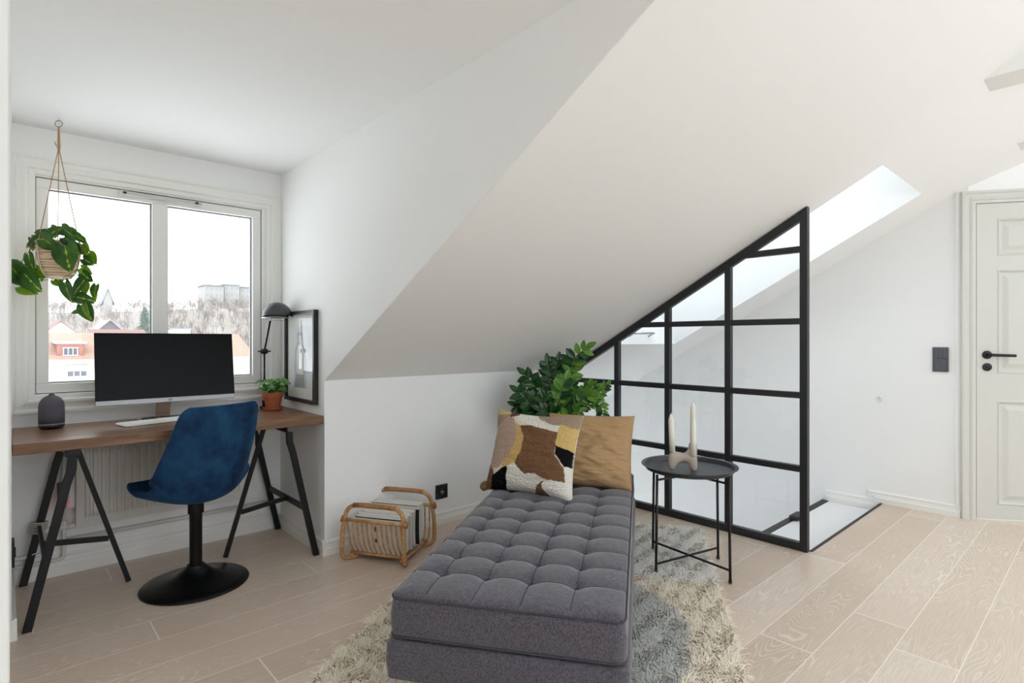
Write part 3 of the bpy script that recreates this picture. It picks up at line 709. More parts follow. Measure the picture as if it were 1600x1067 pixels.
def flat(mb, pts, lvl): mb.add([(X0-lvl*.0004, y, z) for y, z in pts]+[(X0-lvl*.0004+.0003, y, z) for y, z in pts], [tuple(range(len(pts))), tuple(reversed(range(len(pts), 2*len(pts))))]+[(i, len(pts)+i, len(pts)+(i+1)%len(pts), (i+1)%len(pts)) for i in range(len(pts))])
def ell(y, z, a, b_, n=24): return [(y+a*math.cos(2*PI*k/n), z+b_*math.sin(2*PI*k/n)) for k in range(n)]
po = MB(); flat(po, [(cy-hwd,cz0),(cy+hwd,cz0),(cy+hwd,cz1),(cy-hwd,cz1)], 0); po = po.build('print', M['print_bg'], pf)
m1 = MB(); flat(m1, [(cy+.095,cz0+.002),(cy-.085,cz0+.002),(cy-.08,.955),(cy-.085,1.03),(cy-.06,1.10),(cy-.02,1.135),(cy+.04,1.135),(cy+.075,1.10),(cy+.09,1.0),(cy+.08,.95)], 1); m1.build('robe', M['print_mid'], po)
m1 = MB(); flat(m1, [(cy+.055,.955),(cy-.04,.955),(cy-.06,1.03),(cy-.04,1.10),(cy+.0,1.13),(cy+.03,1.13),(cy+.055,1.08)], 2); m1.build('chest', M['print_light'], po)
m1 = MB(); flat(m1, [(cy+.085,cz0+.002),(cy-.06,cz0+.002),(cy-.045,.95),(cy+.06,.955)], 2); m1.build('base_shade', M['print_dark'], po)
m1 = MB(); flat(m1, ell(cy+.012, 1.162, .036, .040), 2); flat(m1, ell(cy+.012, 1.205, .017, .020), 2); m1.build('head', M['print_mid'], po)
m1 = MB(); flat(m1, ell(cy+.012, 1.185, .034, .012), 3); flat(m1, [(cy+.0,1.165),(cy-.012,1.168),(cy-.012,1.171),(cy+.0,1.170)], 3); flat(m1, [(cy+.035,1.165),(cy+.023,1.168),(cy+.023,1.171),(cy+.035,1.170)], 3); flat(m1, [(cy+.020,1.140),(cy+.004,1.140),(cy+.004,1.144),(cy+.020,1.144)], 3); m1.build('face_shade', M['print_dark'], po)
MB().box((px1+.006,fy0+ww-.002,fz0+ww-.002),(px1+.008,fy1-ww+.002,fz1-ww+.002)).build('glazing', M['glazing'], pf)

# radiator and pipes
M['rad'] = plain('white_radiator_enamel', (222,220,215), .35, spec=.4)
rd = thing('radiator', 'white ribbed panel radiator on the wall below the desk', 'radiator', (.66,3.45,.234))
rx0, rx1, rz0, rz1, ry = .262, 1.09, .236, .66, 3.425
mb = MB(); prof_ = []; nrib = 24; wr_ = (rx1-rx0-.06)/nrib
xs_ = [(rx0,.0),(rx0+.028,.0)]
for k in range(nrib):
    a = rx0+.03+k*wr_; xs_ += [(a+wr_*.06,0),(a+wr_*.2,-.012),(a+wr_*.66,-.012),(a+wr_*.8,0)]
xs_ += [(rx1-.028,0),(rx1,0)]
zz = [rz0, rz0+.045, rz0+.062, rz1-.062, rz1-.045, rz1]; kk = [0,0,1,1,0,0]
vs = [(x, ry+d*f_+ (0 if 0<iz<5 else .006), z) for iz, (z, f_) in enumerate(zip(zz, kk)) for x, d in xs_]; n_ = len(xs_)
fs = [(i*n_+j, i*n_+j+1, (i+1)*n_+j+1, (i+1)*n_+j) for i in range(5) for j in range(n_-1)]
smooth_by_angle(mesh('front_panel', vs, fs, M['rad'], rd), 35)
MB().box((rx0,ry+.006,rz0+.004),(rx1,ry+.03,rz1-.004)).box((rx0+.01,ry+.045,rz0+.004),(rx1-.01,ry+.062,rz1-.004)).build('back_panel', M['rad'], rd, bev=.003)
MB().box((rx0+.012,ry+.002,rz1-.012),(rx1-.012,ry+.06,rz1+.004)).build('top_grille', M['rad'], rd, bev=.002)
MB().box((rx0+.1,ry+.05,rz0+.05),(rx0+.13,YB,rz1-.05)).build('bracket', M['rad'], rd); MB().box((rx1-.13,ry+.05,rz0+.05),(rx1-.1,YB,rz1-.05)).build('bracket', M['rad'], rd)
pi = thing('radiator_pipes', 'white heating pipes and valve at the left end of the radiator', 'pipes', (.2,3.47,0))
yp = 3.465
pm = MB(); pm.tube(spline([(.030,yp,.13),(.10,yp,.13),(.150,yp,.13),(.158,yp,.15),(.158,yp,.21),(.166,yp,.232),(.205,yp,.235),(.262,yp,.245)],4), .0085, 10)
pm.tube(spline([(.030,yp+.012,.085),(.17,yp+.012,.085),(.213,yp+.012,.09),(.218,yp+.01,.12),(.218,yp,.20),(.218,yp,.27)],4), .0085, 10)
pm.tube([(.218,yp,.24),(.218,yp,.64)], .0085, 10)
pm.build('pipe', M['rad'], pi, smooth=True)
MB().tube([(.256-.012,yp-.02,.335),(.256-.012,yp-.02,.655)], .0175, 18).build('valve_body', M['whiteplastic'], pi, bev=.004)
for x in (.158,.218,.250):
    vf = MB().lathe([(.0,-.016),(.0145,-.014),(.0145,.014),(0,.016)], (x,yp,.240), 12, axis=(1,0,0))
    if x == .218: vf.lathe([(.0,-.016),(.0135,-.014),(.0135,.014),(0,.016)], (.218,yp,.258), 12)
    smooth_by_angle(vf.build('coupling', M['rad'], pi))
lp_ = MB().tube([(.23,3.483,.172),(1.25,3.483,.172)], .011, 12); lp_.tube([(.23,3.483,.172),(.218,3.478,.165),(.218,3.47,.15)], .011, 12)
lp_ = lp_.build('heating_pipe', M['rad'], None, smooth=True); tag(lp_, 'long white heating pipe running along the wall under the radiator', 'pipe')

# sockets, adapter, cable
sk = thing('wall_socket', 'black wall socket seen edge on, low at the left end below the desk', 'socket', (XL+.01,3.05,.24))
MB().box((XL+e,3.00,.235),(XL+.012,3.085,.335)).build('plate', M['plastic_black'], sk, bev=.002)
MB().lathe([(.0,0),(.02,0),(.02,.004),(0,.004)], (XL+.012,3.042,.285), 20, axis=(1,0,0)).build('socket_insert', M['plastic_black'], sk)
ad = thing('power_adapter', 'black power adapter with a red light behind the left trestle leg', 'adapter', (.20,3.36,.37))
MB().box((.190,3.40,.372),(.214,3.43,.468)).build('body', M['plastic_black'], ad, bev=.003)
mR, tR, NR, LR, bR = nt('red_led'); bR.inputs['Base Color'].default_value = (.8,.02,.02,1); bR.inputs['Emission Color'].default_value = (1,.03,.03,1); bR.inputs['Emission Strength'].default_value = 1.5
o_ = MB().box((.192,3.398,.352),(.208,3.415,.371)).build('indicator_light', mR, ad, bev=.003); o_['label'] = 'small glowing red light'
MB().tube(spline([(.200,3.41,.352),(.18,3.42,.25),(.13,3.44,.16),(.10,3.45,.14)],6), .0025, 6).build('cable', M['whiteplastic'], ad, smooth=True)
cc = Vector((.1235,3.462,.262)); cdir = Vector((.122,0,.56)).normalized()
pts = []
uu = Vector((0,1,0)); vv = cdir.cross(uu)
for k in range(0, 6*20+1):
    a = 2*PI*k/20; hgt = (k/120-.5)*.055
    pts.append(cc+cdir*hgt+uu*(.024*math.cos(a))+vv*(.029*math.sin(a)))
pts += spline([pts[-1], pts[-1]+Vector((-.02,-.03,-.03)), pts[-1]+Vector((-.03,-.02,-.07)), pts[-1]+Vector((-.01,-.01,-.10))], 5)[1:]
cw = MB().tube(pts, .0040, 6).build('coiled_cable', plain('grey_cable', (196,192,184), .6), None, smooth=True); tag(cw, 'pale cable wound round the back leg of the left trestle', 'cable')

# blue velvet swivel chair
def velvet():
    m, t, N, L, b = nt('petrol_blue_velvet')
    tc = node(t, 'ShaderNodeTexCoord'); n = node(t, 'ShaderNodeTexNoise', Scale=9.0, Detail=5.0, Roughness=.6); L.new(tc.outputs['Object'], n.inputs['Vector'])
    r = ramp(t, [(.32, lin((17,36,60))), (.5, lin((27,60,92))), (.75, lin((38,78,112)))]); L.new(n.outputs['Fac'], r.inputs[0]); L.new(r.outputs[0], b.inputs['Base Color'])
    b.inputs['Roughness'].default_value = .85; b.inputs['Sheen Weight'].default_value = .35; b.inputs['Sheen Tint'].default_value = lin((90,140,190)); b.inputs['Sheen Roughness'].default_value = .35
    b.inputs['Specular IOR Level'].default_value = .15
    n2 = node(t, 'ShaderNodeTexNoise', Scale=500.0); L.new(tc.outputs['Object'], n2.inputs['Vector']); bp = node(t, 'ShaderNodeBump', Strength=.2, Distance=.001); L.new(n2.outputs['Fac'], bp.inputs['Height']); L.new(bp.outputs[0], b.inputs['Normal'])
    return m
M['velvet'] = velvet()
CH = Vector((.672,2.95,0)); ca = math.radians(109); cf = Vector((math.cos(ca), math.sin(ca), 0)); cr_ = Vector((cf.y, -cf.x, 0))
ch = thing('swivel_chair', 'blue velvet shell chair on a black trumpet base pulled up to the desk', 'chair', CH)
prof_c = [(.255,.466),(.205,.450),(.125,.428),(.03,.411),(-.06,.406),(-.125,.425),(-.165,.482),(-.190,.57),(-.208,.66),(-.222,.75),(-.232,.825),(-.234,.858)]
wid_c = [.185,.205,.226,.242,.248,.248,.244,.235,.225,.214,.199,.166]
curl_f = [.005,.012,.03,.06,.10,.14,.145,.12,.09,.065,.045,.03]
PC = spline([(p[0],0,p[1]) for p in prof_c], 4); ns = len(PC); tt = [i/4 for i in range(ns)]
def lerp_(arr, t): i = min(int(t), len(arr)-2); f_ = t-i; return arr[i]*(1-f_)+arr[i+1]*f_
vs = []; nw = 21
for i in range(ns):
    p = PC[i]; d = (PC[min(i+1,ns-1)]-PC[max(i-1,0)]).normalized(); nrm = Vector((-d.z*-1, 0, 0)); nrm = Vector((d.z,0,-d.x)); 
    if nrm.z < 0 and i < 16: nrm = -nrm
    if i >= 16 and nrm.x < 0: nrm = -nrm
    W_ = lerp_(wid_c, tt[i]); Cq = lerp_(curl_f, tt[i])
    for j in range(nw):
        a = (j/(nw-1)-.5)*2
        q = p+nrm*(Cq*abs(a)**2.3)
        vs.append(CH+cf*q.x+cr_*(a*W_*(1-.06*abs(a)**3))+Vector((0,0,q.z)))
fs = [(i*nw+j, i*nw+j+1, (i+1)*nw+j+1, (i+1)*nw+j) for i in range(ns-1) for j in range(nw-1)]
shl = mesh('shell', vs, fs, M['velvet'], ch, True)
so = shl.modifiers.new('padding', 'SOLIDIFY'); so.thickness = .026; so.offset = 0; subsurf(shl, 1)
smooth_by_angle(MB().lathe([(.226,0),(.2285,.004),(.224,.010),(.19,.018),(.13,.030),(.085,.047),(.055,.070),(.040,.085),(.036,.092)], CH, 64).build('base', M['glossblack'], ch), 60)
smooth_by_angle(MB().lathe([(.027,.088),(.027,.30),(.0275,.301),(.0275,.42)], CH, 28).build('column', M['glossblack'], ch))
MB().lathe([(.034,.335),(.034,.412)], CH, 24).box((CH.x-.07,CH.y-.07,.405),(CH.x+.07,CH.y+.07,.412)).build('seat_mount', M['glossblack'], ch)

# ------------------------------------------------------------------ daybed
UB, VB = Vector((.823, .568, 0)), Vector((-.568, .823, 0))
def UV(u, v, z=0): return UB*u+VB*v+Vector((0,0,z))
def weave(name, c1, c2, rough=.9, scale=900):
    m, t, N, L, b = nt(name)
    tc = node(t, 'ShaderNodeTexCoord')
    fac = []
    for sx_, sy_ in ((scale, scale*.12), (scale*.12, scale)):
        mp = node(t, 'ShaderNodeMapping'); mp.inputs['Rotation'].default_value = (0,0,-.604); mp.inputs['Scale'].default_value = (sx_, sy_, scale*.4); L.new(tc.outputs['Object'], mp.inputs[0])
        n = node(t, 'ShaderNodeTexNoise', Scale=.5, Detail=2.0); L.new(mp.outputs[0], n.inputs['Vector']); fac.append(n.outputs['Fac'])
    a = node(t, 'ShaderNodeMath', operation='ADD'); L.new(fac[0], a.inputs[0]); L.new(fac[1], a.inputs[1])
    h = node(t, 'ShaderNodeMath', operation='MULTIPLY'); L.new(a.outputs[0], h.inputs[0]); h.inputs[1].default_value = .5
    r = ramp(t, [(.38, lin(c1)), (.62, lin(c2))]); L.new(h.outputs[0], r.inputs[0]); L.new(r.outputs[0], b.inputs['Base Color'])
    b.inputs['Roughness'].default_value = rough; b.inputs['Specular IOR Level'].default_value = .15; b.inputs['Sheen Weight'].default_value = .35; b.inputs['Sheen Roughness'].default_value = .5
    bp = node(t, 'ShaderNodeBump', Strength=.35, Distance=.0015); L.new(h.outputs[0], bp.inputs['Height']); L.new(bp.outputs[0], b.inputs['Normal'])
    return m
M['greyfabric'] = weave('dark_grey_woven_fabric', (62,59,65), (99,95,102))
M['piping'] = plain('charcoal_piping', (62,59,66), .9, noise_amt=.2, nscale=300)
M['button'] = plain('shaded_fabric_button', (40,38,43), .95)  # darker than the fabric: shade of the dimples put into the colour
M['oak'] = wood_mat('light_oak', (176,128,76), (196,150,98), (212,170,118), .45)
U0, U1, V0, V1, ZB, ZM, ZTOP = 1.530, 3.245, .037, .727, .150, .262, .400
db = thing('daybed', 'dark grey button tufted daybed on low wooden legs standing on the shaggy rug', 'daybed', UV((U0+U1)/2,(V0+V1)/2,0))
def rrect(u0, u1, v0, v1, r, n=6):
    out = []
    for cu, cv, a0 in ((u1-r,v1-r,0),(u0+r,v1-r,PI/2),(u0+r,v0+r,PI),(u1-r,v0+r,1.5*PI)):
        for k in range(n+1):
            a = a0+PI/2*k/n; out.append((cu+r*math.cos(a), cv+r*math.sin(a)))
    return out
mb = MB()
rg_ = [(.0,ZB),(.0,ZB+.006),(-.004,ZB+.05),(-.002,ZM-.012),(.008,ZM-.002)]
rings = [[UV(u, v, z) for u, v in rrect(U0-.008+ins, U1+.008-ins, V0-.008+ins, V1+.008-ins, .022)] for ins, z in rg_]
n_ = len(rings[0]); vs = [p for r_ in rings for p in r_]
fs = [(i*n_+k, i*n_+(k+1)%n_, (i+1)*n_+(k+1)%n_, (i+1)*n_+k) for i in range(len(rings)-1) for k in range(n_)]
fs += [tuple(reversed(range(n_))), tuple((len(rings)-1)*n_+k for k in range(n_))]
smooth_by_angle(mb.add(vs, fs).build('base', M['greyfabric'], db), 50)
# mattress: tufted top grid + side band
NU, NV = 190, 84
BU = [1.715+.1432*i for i in range(11)]; BV = [.19, .333, .475, .62]
def htop(u, v):
    du, dv_ = min(u-U0, U1-u), min(v-V0, V1-v)
    z = ZTOP
    edge = min(du, dv_)
    z -= .016*math.exp(-(max(edge,0)/.022))+.0
    inside = 1
    # pillowing between seams
    su = min(abs(u-b) for b in BU); sv = min(abs(v-b) for b in BV)
    wu = 1 if (V0+.0) < v < V1 else 0
    z += .0055*(1-math.exp(-(su/.022)))*(1-math.exp(-(sv/.022)))
    z -= .0022*math.exp(-(su/.004)**2)*(1 if BV[0]-.19 < v else 0) + .0022*math.exp(-(sv/.004)**2)*(1 if BU[0]-.3 < u else 0)
    for b in BU:
        if abs(u-b) > .09: continue
        for c in BV:
            d = math.hypot(u-b, v-c)
            if d < .09: z -= .034*math.exp(-(d/.019))
    return z
us = [U0+.004+(U1-U0-.008)*i/NU for i in range(NU+1)]; vs_ = [V0+.004+(V1-V0-.008)*j/NV for j in range(NV+1)]
vs = []
RC = .03
for u in us:
    for v in vs_:
        # round the corners in plan
        uu_, vv_ = u, v
        cu = U0+RC if u < U0+RC else (U1-RC if u > U1-RC else None); cv = V0+RC if v < V0+RC else (V1-RC if v > V1-RC else None)
        if cu is not None and cv is not None:
            dx, dy = (u-cu)/RC, (v-cv)/RC; m_ = max(abs(dx), abs(dy)); h_ = math.hypot(dx, dy)
            if h_ > 1e-6: uu_, vv_ = cu+dx*m_/h_*RC, cv+dy*m_/h_*RC
        vs.append(UV(uu_, vv_, htop(u, v)))
fs = [(i*(NV+1)+j, (i+1)*(NV+1)+j, (i+1)*(NV+1)+j+1, i*(NV+1)+j+1) for i in range(NU) for j in range(NV)]
# outline of the grid, going round, then the side band
ol = [i*(NV+1) for i in range(NU+1)]+[NU*(NV+1)+j for j in range(1, NV+1)]+[i*(NV+1)+NV for i in range(NU-1, -1, -1)]+[j for j in range(NV-1, 0, -1)]
cen = UV((U0+U1)/2, (V0+V1)/2)
prev = ol
for out, z in ((.004, ZTOP-.030), (.009, (ZTOP+ZM)/2), (.006, ZM+.02), (.0, ZM+.004), (-.01, ZM+.001)):
    cur = []
    for idx in ol:
        p = vs[idx]; u, v = p.dot(UB), p.dot(VB)
        n2 = Vector((0,0)); 
        if u < U0+RC: n2.x = (u-U0-RC)/RC
        if u > U1-RC: n2.x = (u-U1+RC)/RC
        if v < V0+RC: n2.y = (v-V0-RC)/RC
        if v > V1-RC: n2.y = (v-V1+RC)/RC
        if n2.length > 0: n2.normalize()
        wob = .0035*noise.noise(p*7+Vector((0,0,z*10)))
        vs.append(UV(u+n2.x*(out+wob), v+n2.y*(out+wob), z)); cur.append(len(vs)-1)
    for k in range(len(ol)): k2 = (k+1) % len(ol); fs.append((prev[k], prev[k2], cur[k2], cur[k]))
    prev = cur
fs.append(tuple(prev))
mt = mesh('mattress', vs, fs, M['greyfabric'], db, True)
bm = bmesh.new(); bm.from_mesh(mt.data); bmesh.ops.recalc_face_normals(bm, faces=bm.faces); bm.to_mesh(mt.data); bm.free()
MB().tube([UV(u, v, ZTOP-.016) for u, v in rrect(U0+.001, U1-.001, V0+.001, V1-.001, .03, 8)], .0034, 6, closed=True).build('top_piping', M['piping'], mt, smooth=True)
MB().tube([UV(u, v, ZM+.010) for u, v in rrect(U0-.001, U1+.001, V0-.001, V1+.001, .03, 8)], .0034, 6, closed=True).build('bottom_piping', M['piping'], mt, smooth=True)
for u in BU:
    MB().tube([UV(u, v, htop(u, v)+.0012) for v in [V0+.022+(V1-V0-.044)*k/90 for k in range(91)]], .0012, 5).build('seam', M['piping'], mt, smooth=True)
for v in BV:
    MB().tube([UV(u, v, htop(u, v)+.0018) for u in [U0+.022+(U1-U0-.044)*k/220 for k in range(221)]], .0012, 5).build('seam', M['piping'], mt, smooth=True)
for u in BU:
    for v in BV: MB().lathe([(.0,.003),(.008,.0022),(.0115,-.0005),(.0115,-.003)], UV(u, v, htop(u, v)+.0175), 16, cap=False).build('button', M['button'], mt, smooth=True)
for u in (U0+.04, U1-.10):
    for v in (V0+.09, V1-.09):
        MB().lathe([(.016,.024),(.026,ZB+.002)], UV(u, v, 0), 18).build('leg', M['oak'], db, smooth=False)

# ------------------------------------------------------------------ rug
rug = thing('rug', 'cream long pile rug with a grey patch lying under the daybed', 'rug', UV(2.5,.33,0))
RU0, RU1, RV0, RV1 = 1.15, 3.50, -.352, 1.06
mb = MB(); mb.prism([UV(u, v, .002) for u, v in rrect(RU0, RU1, RV0, RV1, .02)], (0,0,.010)); M['backing'] = plain('rug_backing', (236,230,218), .95); mb.build('backing', M['backing'], rug)
def rug_pile():
    N = 80000; r = np.random.RandomState(5)
    u = r.uniform(RU0, RU1, N); v = r.uniform(RV0, RV1, N)
    keep = ~((u > U0+.12) & (u < U1-.12) & (v > V0+.12) & (v < V1-.12)); u, v = u[keep], v[keep]
    near = r.uniform(0, 1, len(u)); u, v = u, v
    n = len(u)
    # lean follows slow swirls so the pile clumps
    fx = np.sin(u*27+2.1*np.sin(v*19))+1.1*np.sin(v*61+u*25); fy = np.cos(v*25+1.7*np.sin(u*17))+1.1*np.cos(u*57-v*21)
    ang = np.arctan2(fy, fx)+r.normal(0, .8, n); lean = np.clip(.98+.42*r.normal(0, 1, n), .25, 1.8)
    ln = r.uniform(.026, .044, n); w = r.uniform(.0018, .0036, n)
    # stay inside the outline a little, thinner edge
    segs = 4; V = np.zeros((n, (segs+1)*2, 3)); 
    du, dv_ = np.cos(ang), np.sin(ang)
    # tufts under the daybed edges are pressed flat
    base = np.stack([u, v, np.full(n, .011)], 1)
    for k in range(segs+1):
        t = k/segs
        hor = ln*lean*(t**1.5)*.72; ver = ln*np.sqrt(np.clip(1-.5*lean*t, .12, 1))*t*.62
        cx = u+du*hor; cy = v+dv_*hor; cz = .011+ver+ r.normal(0,.0006,n)
        ww = w*(1-.55*t)
        for s_, sg in ((0,-1),(1,1)):
            V[:, k*2+s_, 0] = cx-dv_*ww*sg; V[:, k*2+s_, 1] = cy+du*ww*sg; V[:, k*2+s_, 2] = cz
    P = V.reshape(-1, 3); W = np.empty_like(P)
    W[:,0] = UB.x*P[:,0]+VB.x*P[:,1]; W[:,1] = UB.y*P[:,0]+VB.y*P[:,1]; W[:,2] = P[:,2]
    k_ = (segs+1)*2; b0 = (np.arange(n)*k_)[:,None]
    F = np.concatenate([b0+np.array([[2*i, 2*i+2, 2*i+3, 2*i+1]]) for i in range(segs)], 1).reshape(-1, 4)
    me = bpy.data.meshes.new('pile'); me.vertices.add(len(W)); me.vertices.foreach_set('co', W.ravel())
    me.loops.add(F.size); me.loops.foreach_set('vertex_index', F.ravel().astype(np.int32))
    me.polygons.add(len(F)); me.polygons.foreach_set('loop_start', np.arange(0, F.size, 4, dtype=np.int32)); me.polygons.foreach_set('loop_total', np.full(len(F), 4, np.int32))
    # woven pattern: a grey lobe on the right of the daybed, cream elsewhere
    gx, gy = 2.02, -.02
    edge = .30+.05*np.sin(5*u)+.03*np.sin(11*u+1)
    g = ((u-2.12)/.52)**2+((v-.02)/.20)**2 < 1+.15*np.sin(9*u)+.1*np.sin(14*v)
    lite = (u > 2.72)
    col = np.tile(np.array(lin((255,244,224))[:3]), (n, 1)); col[lite] = lin((252,248,241))[:3]; col[g] = lin((204,203,197))[:3]
    col *= r.uniform(.84, 1.06, n)[:,None]
    c4 = np.ones((n, k_, 4)); c4[:,:,:3] = col[:,None,:]
    a = me.attributes.new('pile_colour', 'FLOAT_COLOR', 'POINT'); a.data.foreach_set('color', c4.reshape(-1))
    me.update(calc_edges=True); me.polygons.foreach_set('use_smooth', [True]*len(me.polygons))
    # tufts are round: shade them as little tubes, facing out and up, not as flat ribbons
    nv = np.zeros((n, k_, 3)); sg_ = np.array([-1, 1]*(segs+1))
    nx, ny = -dv_[:,None]*sg_*.55, du[:,None]*sg_*.55
    nv[:,:,0] = UB.x*nx+VB.x*ny; nv[:,:,1] = UB.y*nx+VB.y*ny; nv[:,:,2] = 1
    nv /= np.linalg.norm(nv, axis=2, keepdims=True)
    me.normals_split_custom_set_from_vertices(nv.reshape(-1, 3))
    m, t, N_, L, b = nt('shaggy_wool'); at_ = node(t, 'ShaderNodeAttribute', attribute_name='pile_colour'); L.new(at_.outputs['Color'], b.inputs['Base Color'])
    tl = node(t, 'ShaderNodeBsdfTranslucent'); L.new(at_.outputs['Color'], tl.inputs[0]); ms = node(t, 'ShaderNodeMixShader'); ms.inputs[0].default_value = .08; L.new(b.outputs[0], ms.inputs[1]); L.new(tl.outputs[0], ms.inputs[2]); L.new(ms.outputs[0], N_['Material Output'].inputs[0])
    b.inputs['Roughness'].default_value = .9; b.inputs['Specular IOR Level'].default_value = .1; b.inputs['Sheen Weight'].default_value = .3
    me.materials.append(m); o = bpy.data.objects.new('pile', me); COL.objects.link(o); o.parent = rug; o.matrix_parent_inverse = Matrix.Translation(-rug.location); o['kind'] = 'stuff'
rug_pile()

# ------------------------------------------------------------------ cushions
def cushion(c, right, up, w, h, th, n, fn=None, sag=.05, wr=0, seed=0, pinch=.06):
    """pillow surface; returns verts, faces, uv. right/up unit vectors, c = centre"""
    right, up = Vector(right).normalized(), Vector(up).normalized(); nrm = right.cross(up).normalized(); vs, uv = [], []
    for side in (1, -1):
        for i in range(n+1):
            for j in range(n+1):
                a, b_ = 2*i/n-1, 2*j/n-1
                prof = ((1-abs(a)**2.6)*(1-abs(b_)**2.6))**.5
                ew = 1-pinch*(1-abs(b_)**2)*abs(a)**2 if True else 1
                eh = 1-pinch*(1-abs(a)**2)*abs(b_)**2
                x, y = a*w/2*ew, b_*h/2*eh
                y -= sag*h*(1-b_)*.0
                d = th/2*prof*(1+.18*(-b_))
                p = Vector(c)+right*x+up*y+nrm*(side*d)
                if wr and side == 1:
                    p += nrm*wr*prof*(noise.noise(Vector((a*2.2+seed, b_*6.5+a*1.2, seed)))+.5*noise.noise(Vector((a*5+seed, b_*16, seed))))
                if fn: p = fn(p, a, b_, side)
                vs.append(p); uv.append((i/n, j/n))
    m_ = (n+1)**2; fs = []
    for i in range(n):
        for j in range(n):
            q = [i*(n+1)+j, (i+1)*(n+1)+j, (i+1)*(n+1)+j+1, i*(n+1)+j+1]; fs.append(tuple(q)); fs.append(tuple(m_+k for k in reversed(q)))
    return vs, fs, uv
def weld(o):
    bm = bmesh.new(); bm.from_mesh(o.data); bmesh.ops.remove_doubles(bm, verts=bm.verts, dist=1e-4); bmesh.ops.recalc_face_normals(bm, faces=bm.faces); bm.to_mesh(o.data); bm.free()
    o.data.polygons.foreach_set('use_smooth', [True]*len(o.data.polygons))
# mustard linen cushion
def linen():
    m, t, N, L, b = nt('ochre_linen')
    tc = node(t, 'ShaderNodeTexCoord'); n = node(t, 'ShaderNodeTexNoise', Scale=420.0, Detail=2.0); L.new(tc.outputs['Object'], n.inputs['Vector'])
    r = ramp(t, [(.3, lin((162,132,96))), (.7, lin((188,156,116)))]); L.new(n.outputs['Fac'], r.inputs[0]); L.new(r.outputs[0], b.inputs['Base Color'])
    b.inputs['Roughness'].default_value = .9; b.inputs['Specular IOR Level'].default_value = .1
    mp = node(t, 'ShaderNodeMapping'); mp.inputs['Scale'].default_value = (14, 14, 60); L.new(tc.outputs['Object'], mp.inputs[0])
    n2 = node(t, 'ShaderNodeTexNoise', Scale=1.0, Detail=5.0); L.new(mp.outputs[0], n2.inputs['Vector'])
    bp = node(t, 'ShaderNodeBump', Strength=.55, Distance=.006); L.new(n2.outputs['Fac'], bp.inputs['Height']); L.new(bp.outputs[0], b.inputs['Normal']); return m
M['linen'] = linen()
lean = math.radians(20)
def pose(u, v, z, yaw_deg, lean_):
    a = math.radians(yaw_deg); right = (-VB*math.cos(a)+UB*math.sin(a)); back = (UB*math.cos(a)+VB*math.sin(a)); up = Vector((0,0,1))*math.cos(lean_)+back*math.sin(lean_)
    return right, up
r2, u2 = pose(0, 0, 0, -4, math.radians(24))
c2 = UV(2.935, .262, ZTOP+.172)
vs, fs, uv = cushion(c2, r2, u2, .46, .39, .17, 90, wr=.017, seed=3.3, pinch=.05)
lc = mesh('linen_cushion', vs, fs, M['linen']); weld(lc)
tag(lc, 'plain ochre linen cushion leaning behind the patterned one on the daybed', 'cushion')
# patterned boucle cushion
r1, u1 = pose(0, 0, 0, -13, math.radians(20))
r1 = (r1*math.cos(math.radians(1.0))-u1*math.sin(math.radians(1.0))).normalized(); u1 = (u1-r1*u1.dot(r1)).normalized()
c1 = UV(2.735, .520, ZTOP+.182)
SHAPES = [  # colour, polygon on the cushion front (0..1 across, 0..1 up from the lower edge), later ones on top
 ((124,92,66), [(0,0),(.12,0),(.16,.14),(.10,.30),(0,.30)]),
 ((216,190,130), [(0,.9),(.2,.95),(.22,1.02),(0,1.02)]),
 ((168,146,126), [(0,.72),(.16,.84),(.20,.95),(.0,.93)]),
 ((238,232,220), [(.2,.92),(.34,1.02),(.98,1.02),(1.02,.72),(.80,.74),(.5,.80),(.40,.84),(.26,.97)]),
 ((112,84,64), [(.20,.90),(.30,.96),(.28,1.03),(.18,1.03)]),
 ((172,150,130), [(.48,1.03),(.55,.93),(.68,.86),(.88,.84),(1.02,.80),(1.02,1.03)]),
 ((222,190,122), [(.80,.86),(.92,.84),(1.02,.83),(1.02,.54),(.80,.60)]),
 ((24,23,24), [(.80,.60),(1.02,.55),(1.02,.36),(.93,.38),(.82,.50)]),
 ((240,234,224), [(1.02,.38),(.94,.38),(.93,.2),(1.02,.2)]),
 ((128,94,68), [(.33,.80),(.45,.82),(.80,.76),(.80,.60),(.82,.48),(.93,.36),(.95,.20),(.72,.20),(.62,.26),(.50,.22),(.38,.36),(.36,.60)]),
 ((214,178,112), [(.24,.26),(.40,.36),(.44,.50),(.44,.66),(.38,.78),(.31,.84),(.26,.6)]),
 ((190,164,146), [(.08,.25),(.20,.28),(.30,.40),(.35,.58),(.34,.74),(.26,.90),(.18,.92),(.07,.78),(.02,.55),(.03,.35)]),
 ((20,20,21), [(.12,.16),(.24,.27),(.31,.30),(.31,.06),(.28,-.02),(.10,-.02)]),
 ((238,232,220), [(.31,.30),(.40,.33),(.48,.25),(.58,.18),(.66,.10),(.66,-.02),(.28,-.02),(.31,.10)]),
 ((120,90,66), [(.62,.0),(.66,.12),(.72,.18),(.80,.02),(.78,-.02)]),
 ((242,238,228), [(.70,.14),(.80,.21),(.93,.20),(1.02,.22),(1.02,-.02),(.80,-.02),(.72,.06)]),
]
def inside(x, y, poly):
    c = False; n = len(poly)
    for i in range(n):
        x1, y1 = poly[i]; x2, y2 = poly[(i+1) % n]
        if (y1 > y) != (y2 > y) and x < (x2-x1)*(y-y1)/(y2-y1)+x1: c = not c
    return c
NP = 200
